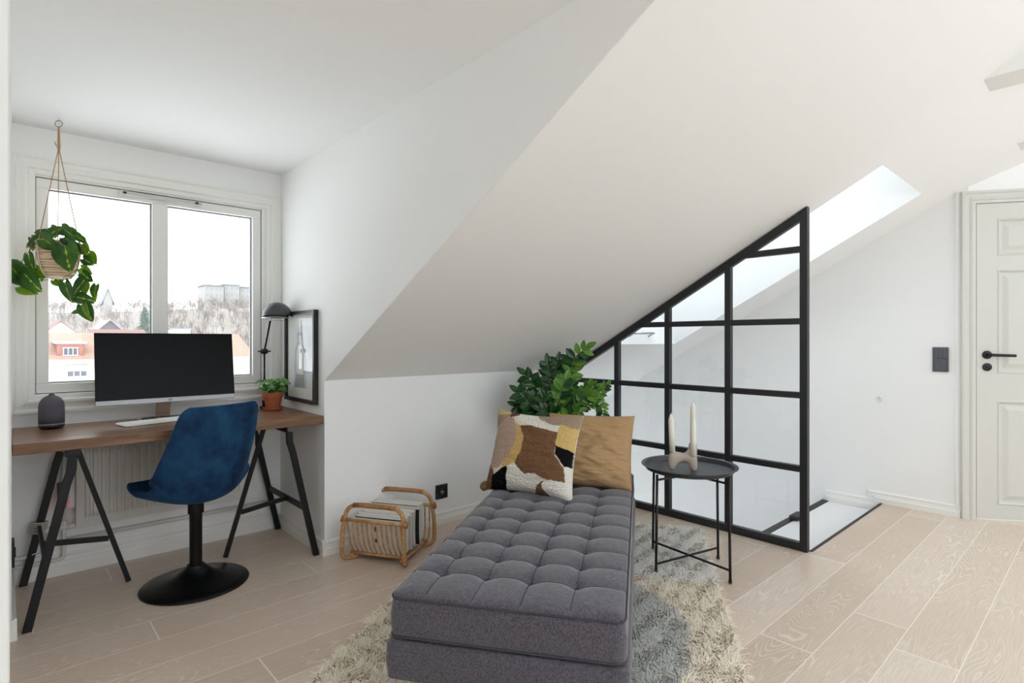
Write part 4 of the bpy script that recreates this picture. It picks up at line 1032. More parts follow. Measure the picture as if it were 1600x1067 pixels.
def boucle(p, a, b_, side):
    if side != 1: return p
    k = min(1, (1-abs(a))*8)*min(1, (1-abs(b_))*8)
    q = Vector((a, b_, 0))
    return p+r1.cross(u1)*(.0035*k*noise.noise(q*42)+.003*k*noise.noise(q*21))
vs, fs, uv = cushion(c1, r1, u1, .475, .42, .185, NP, fn=boucle, wr=.006, seed=1.7, pinch=.095)
cc_ = mesh('patterned_cushion', vs, fs, None, None, True, [None])
cols = np.ones((len(vs), 4), np.float32); half = (NP+1)**2
for k, (x, y) in enumerate(uv):
    c = lin((232,226,212))
    if k < half:
        wx = x+.012*noise.noise(Vector((x*9, y*9, 1)))+.006*noise.noise(Vector((x*40, y*40, 3))); wy = y+.012*noise.noise(Vector((x*9, y*9, 7)))+.006*noise.noise(Vector((x*40, y*40, 9)))
        for rgb, poly in SHAPES:
            if inside(wx, wy, poly): c = lin(rgb)
    cols[k] = c
a_ = cc_.data.attributes.new('tuft_colour', 'FLOAT_COLOR', 'POINT'); a_.data.foreach_set('color', cols.ravel()); weld(cc_)
m, t, N, L, b = nt('boucle_wool'); an = node(t, 'ShaderNodeAttribute', attribute_name='tuft_colour'); tc = node(t, 'ShaderNodeTexCoord')
vo = node(t, 'ShaderNodeTexVoronoi', Scale=190.0); L.new(tc.outputs['Object'], vo.inputs['Vector'])
rv = ramp(t, [(.0, (1.08,1.08,1.08,1)), (.9, (.72,.72,.72,1))]); L.new(vo.outputs['Distance'], rv.inputs[0])
mx = node(t, 'ShaderNodeMixRGB', blend_type='MULTIPLY'); mx.inputs[0].default_value = .7; L.new(an.outputs['Color'], mx.inputs[1]); L.new(rv.outputs[0], mx.inputs[2]); L.new(mx.outputs[0], b.inputs['Base Color'])
bp = node(t, 'ShaderNodeBump', Strength=.8, Distance=.004, invert=True); L.new(vo.outputs['Distance'], bp.inputs['Height']); L.new(bp.outputs[0], b.inputs['Normal']); b.inputs['Roughness'].default_value = .95; b.inputs['Specular IOR Level'].default_value = .08
cc_.data.materials.clear(); cc_.data.materials.append(m)
tag(cc_, 'cream, brown and black tufted cushion with a blotchy pattern at the front of the daybed', 'cushion')
co = c1-r1*.225-u1*.185-r1.cross(u1)*.0
tv = MB(); tv.lathe([(0,-.028),(.016,-.022),(.024,-.004),(.022,.012),(.012,.024),(0,.026)], co-r1*.012-u1*.004, 16, axis=(r1*.7+u1*.7)); tv = tv.build('corner_tassel', plain('brown_wool', (122,92,66), .95, noise_amt=.25, nscale=150, bump=.8, bscale=250), cc_, smooth=True)

# ------------------------------------------------------------------ tray table and candles
tt_ = thing('tray_table', 'round black metal tray table between the daybed and the glass partition', 'side table', (2.568,1.475,0))
feet = [(2.340,1.523),(2.531,1.243),(2.765,1.424),(2.590,1.705)]
TC = Vector((2.560,1.474,0)); ZT_ = .497
mb = MB(); mb.lathe([(.0,0),(.202,0),(.209,.003),(.219,.021),(.2345,.0245),(.235,.022),(.222,.0175),(.212,.0),(.204,-.003),(.0,-.003)], TC+Vector((0,0,ZT_)), 72); smooth_by_angle(mb.build('tray', M['traygrey'], tt_), 30)
for x, y in feet: MB().tube([(x,y,.012),(x+(TC.x-x)*.03,y+(TC.y-y)*.03,ZT_-.002)], .0066, 12).build('leg', M['black'], tt_, smooth=True)
for x, y in feet: MB().lathe([(.0082,0),(.0088,.004),(.0082,.014),(0,.0145)], (x,y,.0035), 14).build('foot_cap', M['plastic_black'], tt_)
for a, b_ in ((0,2),(1,3)):
    for z in (.062, ZT_-.028):
        f0, f1 = feet[a], feet[b_]; s_ = .03*z/.5; q0 = Vector((f0[0]+(TC.x-f0[0])*s_, f0[1]+(TC.y-f0[1])*s_, z)); q1 = Vector((f1[0]+(TC.x-f1[0])*s_, f1[1]+(TC.y-f1[1])*s_, z))
        MB().bar(q0, q1, .010, .0045).build('cross_bar', M['black'], tt_)
M['taupe'] = plain('taupe_stoneware', (176,162,150), .7, spec=.25, bump=.08, bscale=120)
hold = thing('candle_holder', 'taupe stoneware three legged candle holder on the black tray', 'candle holder', (2.48,1.45,ZT_))
zt = ZT_+.0035
L1, L2, L3 = Vector((2.437,1.496,zt)), Vector((2.497,1.412,zt)), Vector((2.561,1.450,zt))
cent = (L1+L2+L3)/3+Vector((0,0,.070))
hb = MB()
bmv = bpy.data.meshes.new('holder_skin')
tops = [L1+Vector((.002,-.002,.104)), L2+Vector((0,.002,.086)), L3+Vector((-.004,.0,.140))]
verts, edges, radii = [cent], [], [.021]
for Lk, tk in zip((L1, L2, L3), tops):
    b0 = len(verts); mid = Lk.lerp(tk, .62); verts += [Lk+Vector((0,0,.006)), Lk.lerp(mid,.55), mid, tk]; radii += [.0175,.0195,.0235,.0205]
    edges += [(b0,b0+1),(b0+1,b0+2),(b0+2,b0+3),(0,b0+2)]
bmv.from_pydata([tuple(v) for v in verts], edges, []); tmp = bpy.data.objects.new('holder_skin', bmv); COL.objects.link(tmp)
sk_ = tmp.modifiers.new('skin', 'SKIN'); 
for i, sv in enumerate(bmv.skin_vertices[0].data): sv.radius = (radii[i], radii[i]); sv.use_root = (i == 0)
subsurf(tmp, 2); dg = bpy.context.evaluated_depsgraph_get(); dg.update()
me2 = bpy.data.meshes.new_from_object(tmp.evaluated_get(dg)); bpy.data.objects.remove(tmp); me2.name = 'body'
for v in me2.vertices:
    if v.co.z < zt: v.co.z = zt
me2.materials.clear(); me2.materials.append(M['taupe']); me2.polygons.foreach_set('use_smooth', [True]*len(me2.polygons))
ob = bpy.data.objects.new('body', me2); COL.objects.link(ob); ob.parent = hold; ob.matrix_parent_inverse = Matrix.Translation(-hold.location)
M['wax'] = plain('ivory_wax', (228,226,216), .5, spec=.3); M['wax'].node_tree.nodes['Principled BSDF'].inputs['Subsurface Weight'].default_value = .15
M['wick'] = plain('white_wick', (214,212,206), .9)
def candle(label, base, axis, ln):
    cd = thing('candle', label, 'candle', base, 'ivory candles in the holder'); ax = Vector(axis).normalized()
    MB().lathe([(.0140,0),(.0136,ln*.5),(.0130,ln-.034),(.0122,ln-.027),(.0042,ln-.002),(.0,ln)], base, 20, axis=ax).build('wax', M['wax'], cd, smooth=True)
    tip = Vector(base)+ax*ln; MB().tube(spline([tip-ax*.004, tip+ax*.006+Vector((.003,-.003,.0)), tip+ax*.010+Vector((.011,-.010,.003))],4), .0009, 6).build('wick', M['wick'], cd)
candle('ivory candle standing by itself in the left arm of the holder', tops[0]-Vector((0,0,.004)), (-.028,.028,1), .185)
candle('shorter ivory candle in front of the tall one in the right of the holder', tops[1]-Vector((0,0,.004)), (.0,.0,1), .185)
candle('tallest ivory candle at the back right arm of the holder', tops[2]-Vector((0,0,.004)), (.0,.0,1), .20)

# ------------------------------------------------------------------ magazine rack
M['rattan'] = wood_mat('honey_rattan', (164,120,72), (196,150,98), (218,178,128), .42)
M['rattan2'] = wood_mat('rattan_wrap', (136,88,48), (170,118,68), (196,148,96), .5)
E1, E2 = Vector((.525,-.851,0)).normalized(), Vector((.851,.525,0)).normalized()
RO = Vector((1.296,2.722,0)); RWD, RDP = .352, .372
def RK(a, b_, z): return RO+E1*a+E2*b_+Vector((0,0,z))
rk = thing('magazine_rack', 'honey coloured rattan magazine rack on the floor against the low wall', 'magazine rack', RK(RWD/2,RDP/2,0))
rt = .0115
for side in (0, 1):
    b0 = 0 if side == 0 else RDP; inn = 1 if side == 0 else -1
    P = [RK(.045, b0+inn*.075, rt), RK(.012, b0+inn*.035, rt+.001), RK(-.002, b0+inn*.006, .035), RK(.0, b0, .12), RK(.008, b0+inn*.012, .22), RK(.022, b0+inn*.018, .268), RK(.06, b0+inn*.022, .292), RK(.12, b0+inn*.023, .296),
         RK(RWD-.12, b0+inn*.023, .296), RK(RWD-.06, b0+inn*.022, .292), RK(RWD-.022, b0+inn*.018, .268), RK(RWD-.008, b0+inn*.012, .22), RK(RWD, b0, .12), RK(RWD+.002, b0+inn*.006, .035), RK(RWD-.012, b0+inn*.035, rt+.001), RK(RWD-.045, b0+inn*.075, rt)]
    MB().tube(spline(P, 6), rt, 12).build('hoop', M['rattan'], rk, smooth=True)
    MB().tube([RK(.055, b0+inn*.022, .2925), RK(.10, b0+inn*.023, .296), RK(RWD-.10, b0+inn*.023, .296), RK(RWD-.055, b0+inn*.022, .2925)], .0128, 12).build('wrapped_grip', M['rattan2'], rk, smooth=True)
    MB().tube([RK(.004, b0+inn*.012, .218), RK(RWD-.004, b0+inn*.012, .218)], .0095, 10).build('rail', M['rattan'], rk, smooth=True)
    MB().tube([RK(.02, b0+inn*.052, .036), RK(RWD-.02, b0+inn*.052, .036)], .009, 10).build('rail', M['rattan'], rk, smooth=True)
    for k in range(12):
        a = .024+k*(RWD-.048)/11
        MB().tube(spline([RK(a, b0+inn*.012, .215), RK(a+.003, b0+inn*.018, .15), RK(a+.008, b0+inn*.028, .09), RK(a+.012, b0+inn*.052, .045)], 5), .0048, 8).build('slat', M['rattan'], rk, smooth=True)
    for a in (-.001, RWD+.001): MB().tube([RK(a+.002, b0+inn*.004, .207), RK(a+.002, b0+inn*.020, .232)], .0145, 12).build('binding', M['rattan2'], rk, smooth=True)
for a in (.03, RWD-.03): MB().tube([RK(a, .03, .024), RK(a, RDP-.03, .024)], .0085, 10).build('runner', M['rattan'], rk, smooth=True)
MB().tube([RK(RWD/2, .08, .030), RK(RWD/2, RDP-.08, .030)], .0085, 10).build('runner', M['rattan'], rk, smooth=True)
# magazines, each curved to the cradle
M['paper'] = plain('paper_edges', (222,220,214), .85, noise_amt=.06, nscale=400)
mags = [ # thickness, top height, cover rgb, label
 (0.0155,.236,(226,224,222),'pale magazine at the very front of the rattan rack'),
 (0.0202,.242,(40,44,52),'dark spined magazine second from the front of the rattan rack'),
 (0.0232,.240,(200,206,212),'thick pale blue edged magazine third from the front of the rattan rack'),
 (0.0217,.244,(232,230,226),'white magazine fourth from the front of the rattan rack'),
 (0.0202,.247,(206,200,190),'beige magazine fifth from the front of the rattan rack'),
 (0.0186,.250,(226,224,222),'white magazine in the middle of the rattan rack, sixth from the front'),
 (0.0217,.252,(190,176,156),'tan edged magazine seventh from the front of the rattan rack'),
 (0.0202,.254,(214,208,198),'cream magazine eighth from the front of the rattan rack'),
 (0.0186,.256,(34,33,36),'black covered magazine ninth from the front of the rattan rack'),
 (0.0186,.258,(150,60,48),'magazine with a red and dark cover, fourth from the back of the rack'),
 (0.0217,.262,(60,56,60),'charcoal covered magazine third from the back of the rattan rack'),
 (0.0217,.264,(224,222,218),'white magazine second from the back of the rattan rack'),
 (0.0202,.266,(212,214,214),'pale grey magazine at the very back of the rattan rack')]
tot = sum(m_[0]+.0022 for m_ in mags); pos = .046; LEN = .290
avail = RDP-.100; gap = (avail-sum(m_[0] for m_ in mags))/(len(mags)-1)
rnd = random.Random(11)
for k, (th, zt_, rgb, lab) in enumerate(mags):
    mg = thing('magazine', lab, 'magazine', RK(RWD/2, pos+th/2, .04), 'magazines in the rattan rack')
    a0 = (RWD-LEN)/2+rnd.uniform(-.006,.008); a1 = a0+LEN+rnd.uniform(-.012,.006)
    f0 = (pos+th/2-RDP/2)
    def path(side, t):           # t 0 bottom .. 1 top
        z = .047+(zt_-.020-.047)*t; squeeze = 1-.10*(1-t)**2.2
        off = RDP/2+f0*squeeze+(-.012*(1-t)**1.2+.030*(1-t)**2.4*(k/12.)); return off+side*th/2*(1-.25*(1-t)), z
    n_ = 9
    def slab(o0, o1, aa, ab, inset=0):
        vs, fs = [], []
        for i in range(n_+1):
            t = i/n_; c0, z = path(0, t); 
            for a in (aa, ab):
                for o_ in (o0, o1): vs.append(RK(a, c0+o_*(1-.25*(1-t)), z))
        for i in range(n_):
            b_ = i*4; c_ = b_+4
            fs += [(b_,b_+1,c_+1,c_),(b_+3,b_+2,c_+2,c_+3),(b_+2,b_,c_,c_+2),(b_+1,b_+3,c_+3,c_+1)]
        fs += [(0,2,3,1),(n_*4,n_*4+1,n_*4+3,n_*4+2)]
        return vs, fs
    mb = MB(); mb.add(*slab(-th/2+.0007, th/2-.0007, a0+.0003, a1-.0003)); mb.build('pages', M['paper'], mg)
    cm = plain('magazine_cover', rgb, .35, noise_amt=.10, nscale=18)
    MB().add(*slab(-th/2, -th/2+.0007, a0, a1)).build('front_cover', cm, mg); MB().add(*slab(th/2-.0007, th/2, a0, a1)).build('back_cover', cm, mg)
    if k == 0:
        pm_ = MB()
        c0, z = 0, 0
        def fp(a, t): o_, z_ = path(0, t); return RK(a, o_-(th/2+.0006)*(1-.25*(1-t)), z_)
        pm_.add([fp(.165,.32),fp(.185,.32),fp(.180,.80),fp(.160,.80)], [(0,1,2,3)]); pm_.build('cover_picture', plain('cover_picture', (92,40,44), .4, noise_amt=.5, nscale=60), mg)
    pos += th+gap

# wall fittings
so = thing('power_outlet', 'square black power outlet low on the white knee wall', 'outlet', (2.02,YK-.006,.204))
MB().box((1.977,YK-.0115,.160),(2.065,YK-.001,.248)).build('plate', M['plastic_black'], so, bev=.003)
MB().lathe([(.0,.0005),(.019,.0005),(.019,.002),(.021,.0035),(.0225,.002),(.0225,0)], (2.021,YK-.0115,.204), 28, axis=(0,-1,0)).build('socket_ring', plain('dark_grey_insert', (42,42,46), .35), so, smooth=True)
mb = MB(); 
for dx in (-.0095,.0095): mb.lathe([(0,0),(.0026,0),(.0026,.002),(0,.002)], (2.021+dx,YK-.0122,.204), 10, axis=(0,-1,0))
mb.lathe([(0,0),(.0085,0),(.0085,.001),(0,.001)], (2.021,YK-.0122,.204), 16, axis=(0,-1,0)); mb.build('contacts', M['alu'], so)
lsw = thing('light_switch', 'dark grey double light switch plate beside the white door', 'light switch', (XS-.005,.803,1.02))
M['swgrey'] = plain('anthracite_plastic', (88,90,96), .4)
MB().box((XS-.011,.760,.940),(XS-.001,.846,1.102)).build('plate', M['swgrey'], lsw, bev=.003)
for z0, nb in ((1.030,3),(.952,2)):
    for k in range(nb):
        wb = .062/nb; y0_ = .772+k*wb; MB().prism([(XS-.011,y0_+.001,z0),(XS-.0165,y0_+.001,z0),(XS-.013,y0_+.001,z0+.062),(XS-.011,y0_+.001,z0+.062)], (0,wb-.002,0)).build('rocker', M['swgrey'], lsw, bev=.001)
wd_ = MB().lathe([(.0225,0),(.0225,.006),(.019,.0095),(.011,.0095),(.010,.0065),(.0,.0065)], (XS-.0005,1.153,.735), 32, axis=(-1,0,0)).build('ring', M['whiteplastic'], None)
smooth_by_angle(wd_); 
wdt = thing('wall_button', 'small round white button on the wall beyond the glass partition', 'wall fitting', (XS,1.153,.735))
wd_.parent = wdt; wd_.matrix_parent_inverse = Matrix.Translation(-wdt.location)
MB().lathe([(.0,0),(.003,0),(.003,.003),(.0,.003)], (XS-.0065,1.153,.737), 12, axis=(-1,0,0)).build('screw', M['gasket'], wdt)

# ------------------------------------------------------------------ hanging basket plant
M['jute'] = plain('jute_cord', (176,138,92), .9, noise_amt=.25, nscale=200)
M['leaf_phil'] = leaf_mat('brasil_leaf', (58,104,48), (100,150,64), (206,220,90), .3, .5)
M['leaf_lime'] = leaf_mat('lime_leaf', (120,160,44), (160,190,66), (70,120,40), .3, .45)
M['leaf_zz'] = leaf_mat('deep_green_leaf', (22,58,26), (44,96,38), None, .22, .15)
M['leaf_zz2'] = leaf_mat('fresh_green_leaf', (80,136,42), (120,170,58), None, .25, .25)
HD = 2.558
hp = thing('hanging_plant', 'trailing heart leaved plant in a pale basket hanging from the ceiling by the window', 'hanging plant', (.187,3.294,1.44))
HC = Vector((.1885,3.2945,1.525))
def basket_mat():
    m, t, N, L, b = nt('split_bamboo')
    tc = node(t, 'ShaderNodeTexCoord'); mp = node(t, 'ShaderNodeMapping'); mp.inputs['Scale'].default_value = (6,6,150); L.new(tc.outputs['Object'], mp.inputs[0])
    n = node(t, 'ShaderNodeTexNoise', Scale=1.0, Detail=3.0); L.new(mp.outputs[0], n.inputs['Vector'])
    r = ramp(t, [(.3, lin((186,152,116))), (.5, lin((232,208,178))), (.8, lin((246,232,208)))]); L.new(n.outputs['Fac'], r.inputs[0]); L.new(r.outputs[0], b.inputs['Base Color']); b.inputs['Roughness'].default_value = .7; return m
M['bamboo'] = basket_mat()
prof = []
NR = 15
for k in range(NR):                      # stacked split canes
    t = k/(NR-1); z = -.088+.158*t; r_ = .083*math.sin(math.acos(max(-1,min(1,(1-t)*.86))))**.8 if t < .999 else .083
    prof += [(r_-.0028, z-.0045), (r_+.0012, z-.0022), (r_+.0012, z+.0022), (r_-.0028, z+.0045)]
prof = [(0, -.094)]+prof+[(.078, .076), (.072, .06), (0, .055)]
smooth_by_angle(MB().lathe(prof, HC, 40).build('basket', M['bamboo'], hp), 50)
for a in (-.55, 1.55, 3.65):
    P = [HC+Vector((math.cos(a)*r_*1.03, math.sin(a)*r_*1.03, z)) for r_, z in ((.02,-.097),(.045,-.090),(.066,-.066),(.079,-.02),(.0845,.03),(.0845,.072))]
    MB().tube(spline(P,4), .0032, 6).build('band', plain('pale_cane', (220,204,178), .7), hp, smooth=True)
knot = Vector((HC.x, HC.y, 2.035))
for a in (-.55, 1.55, 3.65): MB().tube([knot, HC+Vector((math.cos(a)*.083, math.sin(a)*.083, .072))], .0019, 6).build('cord', M['jute'], hp)
kb_ = MB().tube([knot+Vector((0,0,-.012)), knot, knot+Vector((0,0,.095))], [.0045,.0062,.0032], 8); kb_.tube(spline([knot+Vector((.0,0,.0)), knot+Vector((-.012,.006,.012)), knot+Vector((-.012,.008,.026))],4), .002, 6)
kb_.build('knotted_cord', M['jute'], hp, smooth=True)
rc = knot+Vector((0,0,.109)); cr2 = Vector((CS,-SN,0))
MB().tube([rc+cr2*(.0165*math.cos(2*PI*k/28))+Vector((0,0,.0145*math.sin(2*PI*k/28))) for k in range(28)], .0016, 6, closed=True).build('ring', plain('copper_ring', (120,96,78), .35, metal=.8), hp, smooth=True)
MB().tube(spline([(rc.x,rc.y,ZC), (rc.x,rc.y,ZC-.012), (rc.x+.004,rc.y-.003,ZC-.022), (rc.x,rc.y,ZC-.028), (rc.x-.004,rc.y+.003,ZC-.022)],4), .0012, 6).build('ceiling_hook', M['alu'], hp)
MB().lathe([(.072,.058),(.03,.066),(0,.068)], HC, 24).build('soil', M['soil'], hp, smooth=True)
dark, lime, stems = Leaves(), Leaves(), MB()
rnd = random.Random(21)
TOCAM = Vector((-SN, -CS, 0))
def hleaf(L_, px, py, tipx, tipy, width=.85, ddep=0, face=None):
    """leaf from measured base to measured tip; depth offset in metres towards (-) or away (+)"""
    b0 = at(px, py, HD+ddep); tp = at(tipx, tipy, HD+ddep+rnd.uniform(-.012,.012)); d = tp-b0
    up = (face or (TOCAM*1.3+Vector((rnd.uniform(-.3,.3), rnd.uniform(-.3,.3), rnd.uniform(-.1,.4)))))
    L_.leaf(b0-d*.1, d, up, d.length*1.16, d.length*width*1.2, 'heart', fold=rnd.uniform(.08,.3), droop=rnd.uniform(.1,.3), n=9); return b0
# (list, base px, tip px, width, depth offset)
LV = [(dark,102,388,106.5,423,.95,-.095),(dark,19,419,44,447,.85,-.05),(dark,40,430,63,455,.85,-.07),(dark,39,415,50,424,1.2,-.03),(dark,45,400,50,423,.8,-.05),(lime,34,448,56,458,.7,-.03),
      (dark,68,374,91,388,.75,-.09),(dark,60,366,78,362,.8,-.03),(dark,78,366,96,354,.6,-.02),(dark,63,371,39,386,.45,-.06),(dark,98,357,112,367,.8,0),(dark,102,372,119,384,.75,-.06),(dark,108,362,124,374,.7,.03),
      (dark,118,384,124,398,.8,-.03),(lime,139,398,149,412,1.0,.0),(dark,132,405,146,414,.9,-.03),(lime,128,420,143,428,.9,.0),(dark,130,428,144,440,.9,-.02),(dark,130,440,112,461,.75,-.05),(lime,130,444,134,458,1.0,-.03),
      (dark,102,444,110,472,.6,-.04),(lime,108,450,114,473,.6,-.02),(lime,86,438,97,447,.9,.03),(lime,97,436,88,446,.8,.05),(dark,120,464,146,470,.55,-.04),(lime,124,462,146,474,.45,-.01),(dark,150,447,146,464,.65,-.02),(lime,146,452,148,470,.55,.0),
      (dark,131,479,143,501,.7,-.05),(lime,133,478,139,500,.4,-.06),(dark,126,485,110,489,.4,-.03),(dark,127,372,134,381,.8,.02),(lime,130,382,138,392,.8,.02),(dark,127,388,137,397,.9,.03),(lime,57,420,70,434,.7,-.01),(dark,52,424,62,434,.7,.0),
      (dark,50,372,60,384,.7,-.02),(dark,72,362,64,358,.7,.04),(lime,62,364,54,361,.5,.02),(dark,86,358,80,350,.7,.05),(dark,110,380,116,396,.7,-.08),(dark,120,368,132,378,.7,-.02),(dark,54,378,50,392,.6,-.03),(lime,68,430,64,440,.6,.04),
      (dark,84,364,72,372,.7,.05),(dark,94,360,104,366,.8,.06),(dark,112,374,100,378,.7,.03),(lime,90,366,84,372,.7,.07)]
for L_, bx, by, tx, ty, wd, dd in LV:
    hleaf(L_, bx, by, tx, ty, wd, dd)
def vine(pts, r_=.0014):
    stems.tube(spline([at(x, y, HD+d) for x, y, d in pts], 5), r_, 6)
vine([(90,372,0),(58,372,-.05),(47,388,-.07),(46,398,-.06)]); vine([(60,372,-.04),(46,392,-.06),(36,405,-.05),(30,418,-.05),(26,424,-.05)]); vine([(100,372,0),(122,375,-.02),(130,395,-.01),(138,410,0),(130,425,0),(135,440,0)])
vine([(120,380,-.04),(122,415,-.08),(118,424,-.06),(126,436,-.03),(130,446,-.03)]); vine([(128,418,-.04),(106,430,-.06),(98,436,-.03),(100,446,-.02)],.0012); vine([(132,446,-.02),(128,460,-.03),(124,468,-.03),(126,480,-.03),(131,482,-.04)],.0012); vine([(136,442,0),(146,448,-.01),(150,450,-.01)],.0012)
vine([(46,412,-.03),(58,436,-.03),(74,437,-.04),(88,436,-.03)],.0013); vine([(100,372,0),(97,368,0),(97,352,0)],.0012)
stems.build('vine', M['stem'], hp, smooth=True); dark.build('foliage', M['leaf_phil'], hp); lime.build('young_foliage', M['leaf_lime'], hp)

# ------------------------------------------------------------------ leafy plant in the corner behind the cushions
zz = thing('corner_plant', 'bushy glossy green plant in the corner behind the daybed cushions', 'potted plant', (2.86,2.40,0))
ZP = Vector((2.83,2.47,0))
M['potgrey'] = plain('grey_planter', (120,118,114), .7, noise_amt=.08, nscale=20)
smooth_by_angle(MB().lathe([(.10,.002),(.112,.006),(.135,.26),(.139,.268),(.131,.268),(.126,.24),(0,.238)], ZP, 40).build('planter', M['potgrey'], zz))
MB().lathe([(.126,.236),(.06,.245),(0,.246)], ZP, 24).build('soil', M['soil'], zz, smooth=True)
fa, fb_, sz = Leaves(), Leaves(), MB()
rnd = random.Random(5)
def zstem(P, lv, n, ln=.066, fresh=False, r0=.006):
    """P: points px,py,depth ; leaflets alternate in pairs up the stem"""
    pts = spline([Vector(ZP)+Vector((rnd.uniform(-.05,.05), rnd.uniform(-.05,.05), .24))]+[at(*p) for p in P], 8); N_ = len(pts)
    sz.tube(pts, [r0*(1-.72*i/N_) for i in range(N_)], 7)
    tot_ = N_-1; side0 = None
    for k in range(n):
        t = lv+(1-lv)*(k+.2)/n; x = t*tot_; i = min(int(x), tot_-1); p = pts[i].lerp(pts[i+1], x-i); d = (pts[i+1]-pts[max(i-1,0)]).normalized()
        view = (Vector((0,0,EYE))-p).normalized(); sd = d.cross(view).normalized()
        for sg in (-1, 1):
            dirn = (sd*sg+d*rnd.uniform(.35,.9)+view*rnd.uniform(-.55,.55)).normalized(); up = (view*rnd.uniform(.4,1)+Vector((0,0,rnd.uniform(.3,1)))-d*.3)
            l_ = ln*1.12*rnd.uniform(.8,1.15)*(1-.25*abs(2*t-1.1)); (fb_ if (fresh and rnd.random() < .75) else fa).leaf(p, dirn, up, l_, l_*rnd.uniform(.5,.62), fold=rnd.uniform(.1,.35), droop=rnd.uniform(.0,.35))
    p = pts[-1]; d = (pts[-1]-pts[-3]).normalized(); (fb_ if fresh else fa).leaf(p, d, TOCAM+Vector((0,0,.6)), ln*.95, ln*.5)
D_ = 3.62
zstem([(878,655,D_),(883,622,D_),(890,590,D_-.02),(898,560,D_-.05),(915,545,D_-.08)], .36, 9, .085, True, .007)
zstem([(868,650,D_),(862,615,D_),(858,585,D_),(856,568,D_)], .34, 11, .075)
zstem([(872,650,D_),(868,610,D_+.03),(868,580,D_+.04),(871,564,D_+.04)], .40, 10, .07)
zstem([(858,652,D_),(846,622,D_-.05),(834,600,D_-.06),(821,586,D_-.06)], .30, 10, .08)
zstem([(852,655,D_-.05),(836,640,D_-.08),(822,624,D_-.10),(810,613,D_-.10)], .34, 9, .08)
zstem([(850,660,D_),(834,650,D_-.04),(820,640,D_-.05),(808,634,D_-.05)], .36, 8, .075)
zstem([(884,655,D_),(886,615,D_+.05),(887,580,D_+.07),(889,560,D_+.07)], .38, 10, .075)
zstem([(876,652,D_-.06),(874,630,D_-.10),(878,608,D_-.12),(883,594,D_-.12)], .35, 9, .085, True)
zstem([(866,655,D_-.08),(856,636,D_-.12),(850,622,D_-.14)], .3, 9, .08)
zstem([(888,655,D_-.06),(899,636,D_-.12),(912,622,D_-.16),(926,619,D_-.18),(938,632,D_-.18),(942,648,D_-.18)], .36, 14, .062, True)
zstem([(886,650,D_),(900,628,D_-.02),(915,610,D_-.04),(930,604,D_-.05)], .42, 9, .066, True)
zstem([(890,655,D_-.05),(906,640,D_-.10),(924,628,D_-.12),(940,612,D_-.14),(948,602,D_-.14)], .42, 11, .050, True, .005)
zstem([(862,655,D_+.04),(848,640,D_+.04),(838,626,D_+.04)], .3, 9, .075)
zstem([(880,655,D_+.05),(896,640,D_+.06),(906,630,D_+.06)], .3, 8, .075)
zstem([(868,660,D_-.1),(862,648,D_-.14),(846,640,D_-.15)], .3, 8, .075)
zstem([(884,660,D_-.1),(892,648,D_-.14),(902,643,D_-.15)], .3, 8, .075, True)
sz.build('stem', M['stem'], zz, smooth=True); fa.build('foliage', M['leaf_zz'], zz); fb_.build('young_foliage', M['leaf_zz2'], zz)

# ------------------------------------------------------------------ the view outside
def tiles(name, c1, c2, sc_=(3.2,3.2)):
    m, t, N, L, b = nt(name)
    tc = node(t, 'ShaderNodeTexCoord'); br = node(t, 'ShaderNodeTexBrick'); br.inputs['Scale'].default_value = 3.0; br.inputs['Color1'].default_value = lin(c1); br.inputs['Color2'].default_value = lin(c2); br.inputs['Mortar'].default_value = tuple(x*.55 for x in lin(c2)[:3])+(1,)
    br.inputs['Mortar Size'].default_value = .035; br.inputs['Row Height'].default_value = .5; br.inputs['Brick Width'].default_value = .6
    mp = node(t, 'ShaderNodeMapping'); mp.inputs['Scale'].default_value = (1,.9,.9); L.new(tc.outputs['Object'], mp.inputs[0]); L.new(mp.outputs[0], br.inputs['Vector'])
    L.new(br.outputs['Color'], b.inputs['Base Color']); b.inputs['Roughness'].default_value = .85; b.inputs['Specular IOR Level'].default_value = .1; return m
M['roof'] = tiles('orange_roof_tiles', (184,154,140), (174,142,126)); M['roof2'] = tiles('red_roof_tiles', (150,118,112), (142,110,104)); M['roofgrey'] = plain('grey_sheet_roof', (128,132,138), .7, noise_amt=.1, nscale=2)  # roof tile tones muted, distance haze put into the colour
M['render'] = plain('cream_render', (156,153,141), .9, noise_amt=.04, nscale=2); M['redwood'] = plain('red_cladding', (144,96,88), .85); M['brownwood'] = plain('dark_brown_cladding', (94,84,86), .85)
M['white_out'] = plain('white_outdoor_paint', (180,180,178), .7); M['darkpane'] = plain('dark_window_pane', (70,76,84), .15); M['gutter'] = plain('zinc_gutter', (150,152,150), .6)
M['concrete'] = plain('pale_apartment_render', (166,164,162), .9, noise_amt=.05, nscale=.5)
